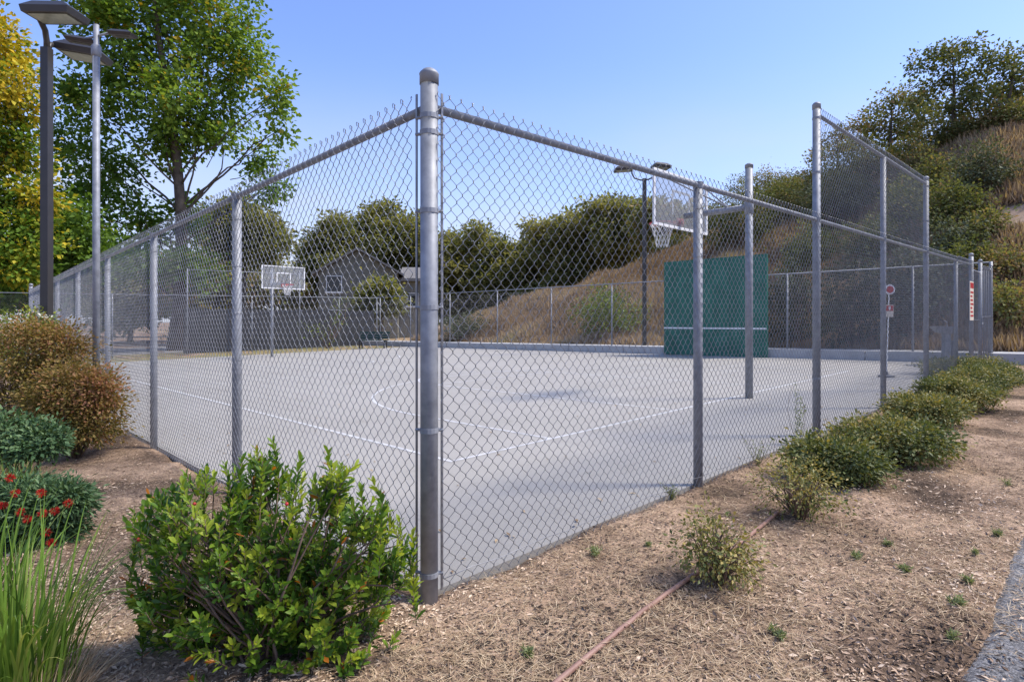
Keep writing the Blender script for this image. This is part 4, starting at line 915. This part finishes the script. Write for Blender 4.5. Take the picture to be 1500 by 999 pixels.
low('sparse yellow tipped shrub at the end of the brown pipe', 1188, 770, 118, 78, .8, 5, 1.1, .024, True)
low('low green shrub between the sparse shrub and the raised fence post', 1245, 712, 135, 66, .6)
low('wide green and yellow shrub under the raised fence', 1338, 684, 150, 68, .62)
low('yellowish shrub close to the fence foot beside the raised bays', 1375, 626, 105, 46, .72)
low('mid green shrub in the hedge row before the drinking fountain', 1420, 606, 105, 50, .5)
low('dark green shrub in the hedge row facing the gate', 1450, 578, 95, 42, .55)
low('last green shrub of the hedge row near the gate', 1440, 556, 120, 36, .55)
low('shrub at the hedge end beside the curb', 1478, 566, 70, 30, .5)
# weeds
def weed(lbl, x, y, h, n, spread=.3, nm='weed', mat='weed'):
    P, Zh = px_ground(x, y); k = Zh / F; t = thing(nm, lbl, 'weed', tuple(P), 0, 'weeds in the mulch'); st = MB(); pos = []; dr = []
    for i in range(n):
        az = rng.uniform(0, 6.28); hh = h * k * rng.uniform(.55, 1.05); e = np.array([math.cos(az) * spread * hh * rng.random(), math.sin(az) * spread * hh * rng.random(), hh])
        limb(st, (0, 0, -.01), e, .0022, .0008, .05, 4, 5)
        for u in np.linspace(.12, 1, 16 if h < 60 else 44): pos.append(e * u); dr.append(unit(rng.normal(size=3) + [0, 0, .7]))
    link('stalks', st.mesh('stalks', M['twig'], True), t); pos = np.array(pos); dr = np.array(dr); m_ = len(pos)
    stuff(link('leaflets', leaves('leaflets', pos, dr, rdir(m_), rng.uniform(.015, .035, m_) * (1 if h < 60 else 1.7), rng.uniform(.004, .008, m_) * (1 if h < 60 else 1.5), M[mat], .45 + rng.random(m_) * .55), t))
weed('tall thin weed growing against the fence by the raised post', 1168, 652, 92, 4, .2)
weed('bushy weed at the fence foot left of the tall thin weed', 1110, 682, 42, 12, .7)
weed('green weed beside the first line post', 985, 732, 22, 14, .9)
for x, y, s in ((775,962,18),(873,815,20),(1142,935,18),(1392,940,24),(1402,888,22),(1326,838,14),(1300,800,16),(1478,712,14),(1460,785,14),(1418,855,14),(1255,818,14),(950,800,10),(1428,812,14)):
    weed('tiny green weed tuft in the bare mulch', x, y, s * random.uniform(.4, .75), random.randint(5, 12), 1.5)

# ------------------------------------------------------------------ pipe
pp = [(818,1003),(905,930),(975,875),(1022,842),(1060,816),(1098,788),(1120,770),(1140,753)]
pts = []
for x, y in pp:
    P, _ = px_ground(x, y); P[2] += .016; pts.append(P)
pts.insert(0, pts[0] + (pts[0] - pts[1]) * 1.5)
sm = []
for i in range(len(pts) - 1):
    for t in np.linspace(0, 1, 5)[:-1]: q = pts[i] * (1 - t) + pts[i + 1] * t; q[2] = max(q[2], float(ground_z(q[0], q[1])) + .010); sm.append(q)
sm.append(pts[-1]); tag(link('irrigation_pipe', MB().tube(sm, .0115, 10).mesh('irrigation_pipe', M['pipe'], True)), 'thin brown pipe lying across the mulch', 'pipe')

# ------------------------------------------------------------------ mulch litter
def scatter(n, zmax=16., zmin=1.3, pw=1.35):
    u = rng.random(n); e = 1 - pw; Z = (zmin ** e + u * (zmax ** e - zmin ** e)) ** (1 / e); X = (rng.random(n) * 2 - 1) * 1.05 * Z
    a = (X - CX) * SA + (Z - CZ) * CA; b = -(X - CX) * CA + (Z - CZ) * SA
    k = ~((a > -.02) & (b > -.02)) & (b > -2.02 - .14 * rng.random(n) ** 4); a, b = a[k], b[k]
    return np.stack([a, b, np.where(b < -2.0, np.maximum(ground_z(a, b), plane_z(a, b) + .003), ground_z(a, b))], 1)
P = scatter(150000); n = len(P); P[:, 2] += rng.uniform(0, .008, n); az = rng.uniform(0, 6.283, n)
dv = unit(np.stack([np.cos(az), np.sin(az), rng.normal(0.05, .22, n)], 1)); up = unit(np.stack([rng.normal(0, .5, n), rng.normal(0, .5, n), np.ones(n)], 1))
patch = vnoise(P[:, 0] * 1.6 + 20, P[:, 1] * 1.6 + 4); big_ = rng.random(n) ** 3
tn = np.clip(-.08 + 1.0 * patch + rng.normal(0, .24, n), 0, 1)
stuff(tag(link('bark_mulch', leaves('bark_mulch', P, dv, up, .008 + .034 * big_, .004 + .010 * big_, M['chip'], tn)), 'brown bark chip mulch over the planting beds', 'mulch'))
P = scatter(95000, 12.); n = len(P); keep = vnoise(P[:, 0] * 1.1 + 40, P[:, 1] * 1.1) + .25 * rng.random(n) > .42; P = P[keep]; n = len(P); P[:, 2] += rng.uniform(.002, .014, n)
az = rng.uniform(0, 6.283, n); dv = unit(np.stack([np.cos(az), np.sin(az), rng.normal(.04, .10, n)], 1))
stuff(tag(link('straw_litter', leaves('straw_litter', P, dv, np.tile([0, 0, 1.], (n, 1)), rng.uniform(.03, .13, n), rng.uniform(.0012, .0032, n), M['straw'], rng.random(n))), 'pale dry straw strewn over the mulch', 'straw'))
# curled dry stems
for k, (x, y) in enumerate([(1100,870),(1165,880),(1205,895),(1030,905),(1145,855),(540,940),(600,905),(1490,690)]):
    P, Zh = px_ground(x, y); az = rng.uniform(0, 6.28); cv = rng.uniform(-2.2, 2.2); L = rng.uniform(.12, .26); q = []; p_ = P + np.array([0, 0, .008])
    for j in range(9): q.append(p_.copy()); p_ = p_ + np.array([math.cos(az + cv * j / 9), math.sin(az + cv * j / 9), .006 * math.sin(j)]) * L / 9
    tag(link('dry_stem', MB().tube(q, .0022, 5).mesh('dry_stem', M['straw'], True)), 'curled dry stem lying on the mulch', 'twig', 'dry stems on the mulch')

n = 260; a = 0.1 + rng.random(n) ** 1.5 * 14; b = 0.12 + rng.random(n) ** 2.2 * 14
P = np.stack([a, b, plane_z(a, b) + .004], 1); az = rng.uniform(0, 6.283, n)
stuff(tag(link('fallen_leaves', leaves('fallen_leaves', P, np.stack([np.cos(az), np.sin(az), rng.uniform(.02, .3, n)], 1), np.tile([0, 0, 1.], (n, 1)), rng.uniform(.02, .07, n), rng.uniform(.01, .03, n), M['straw'], rng.random(n) * .6)), 'dry leaves blown over the grey court', 'leaves'))
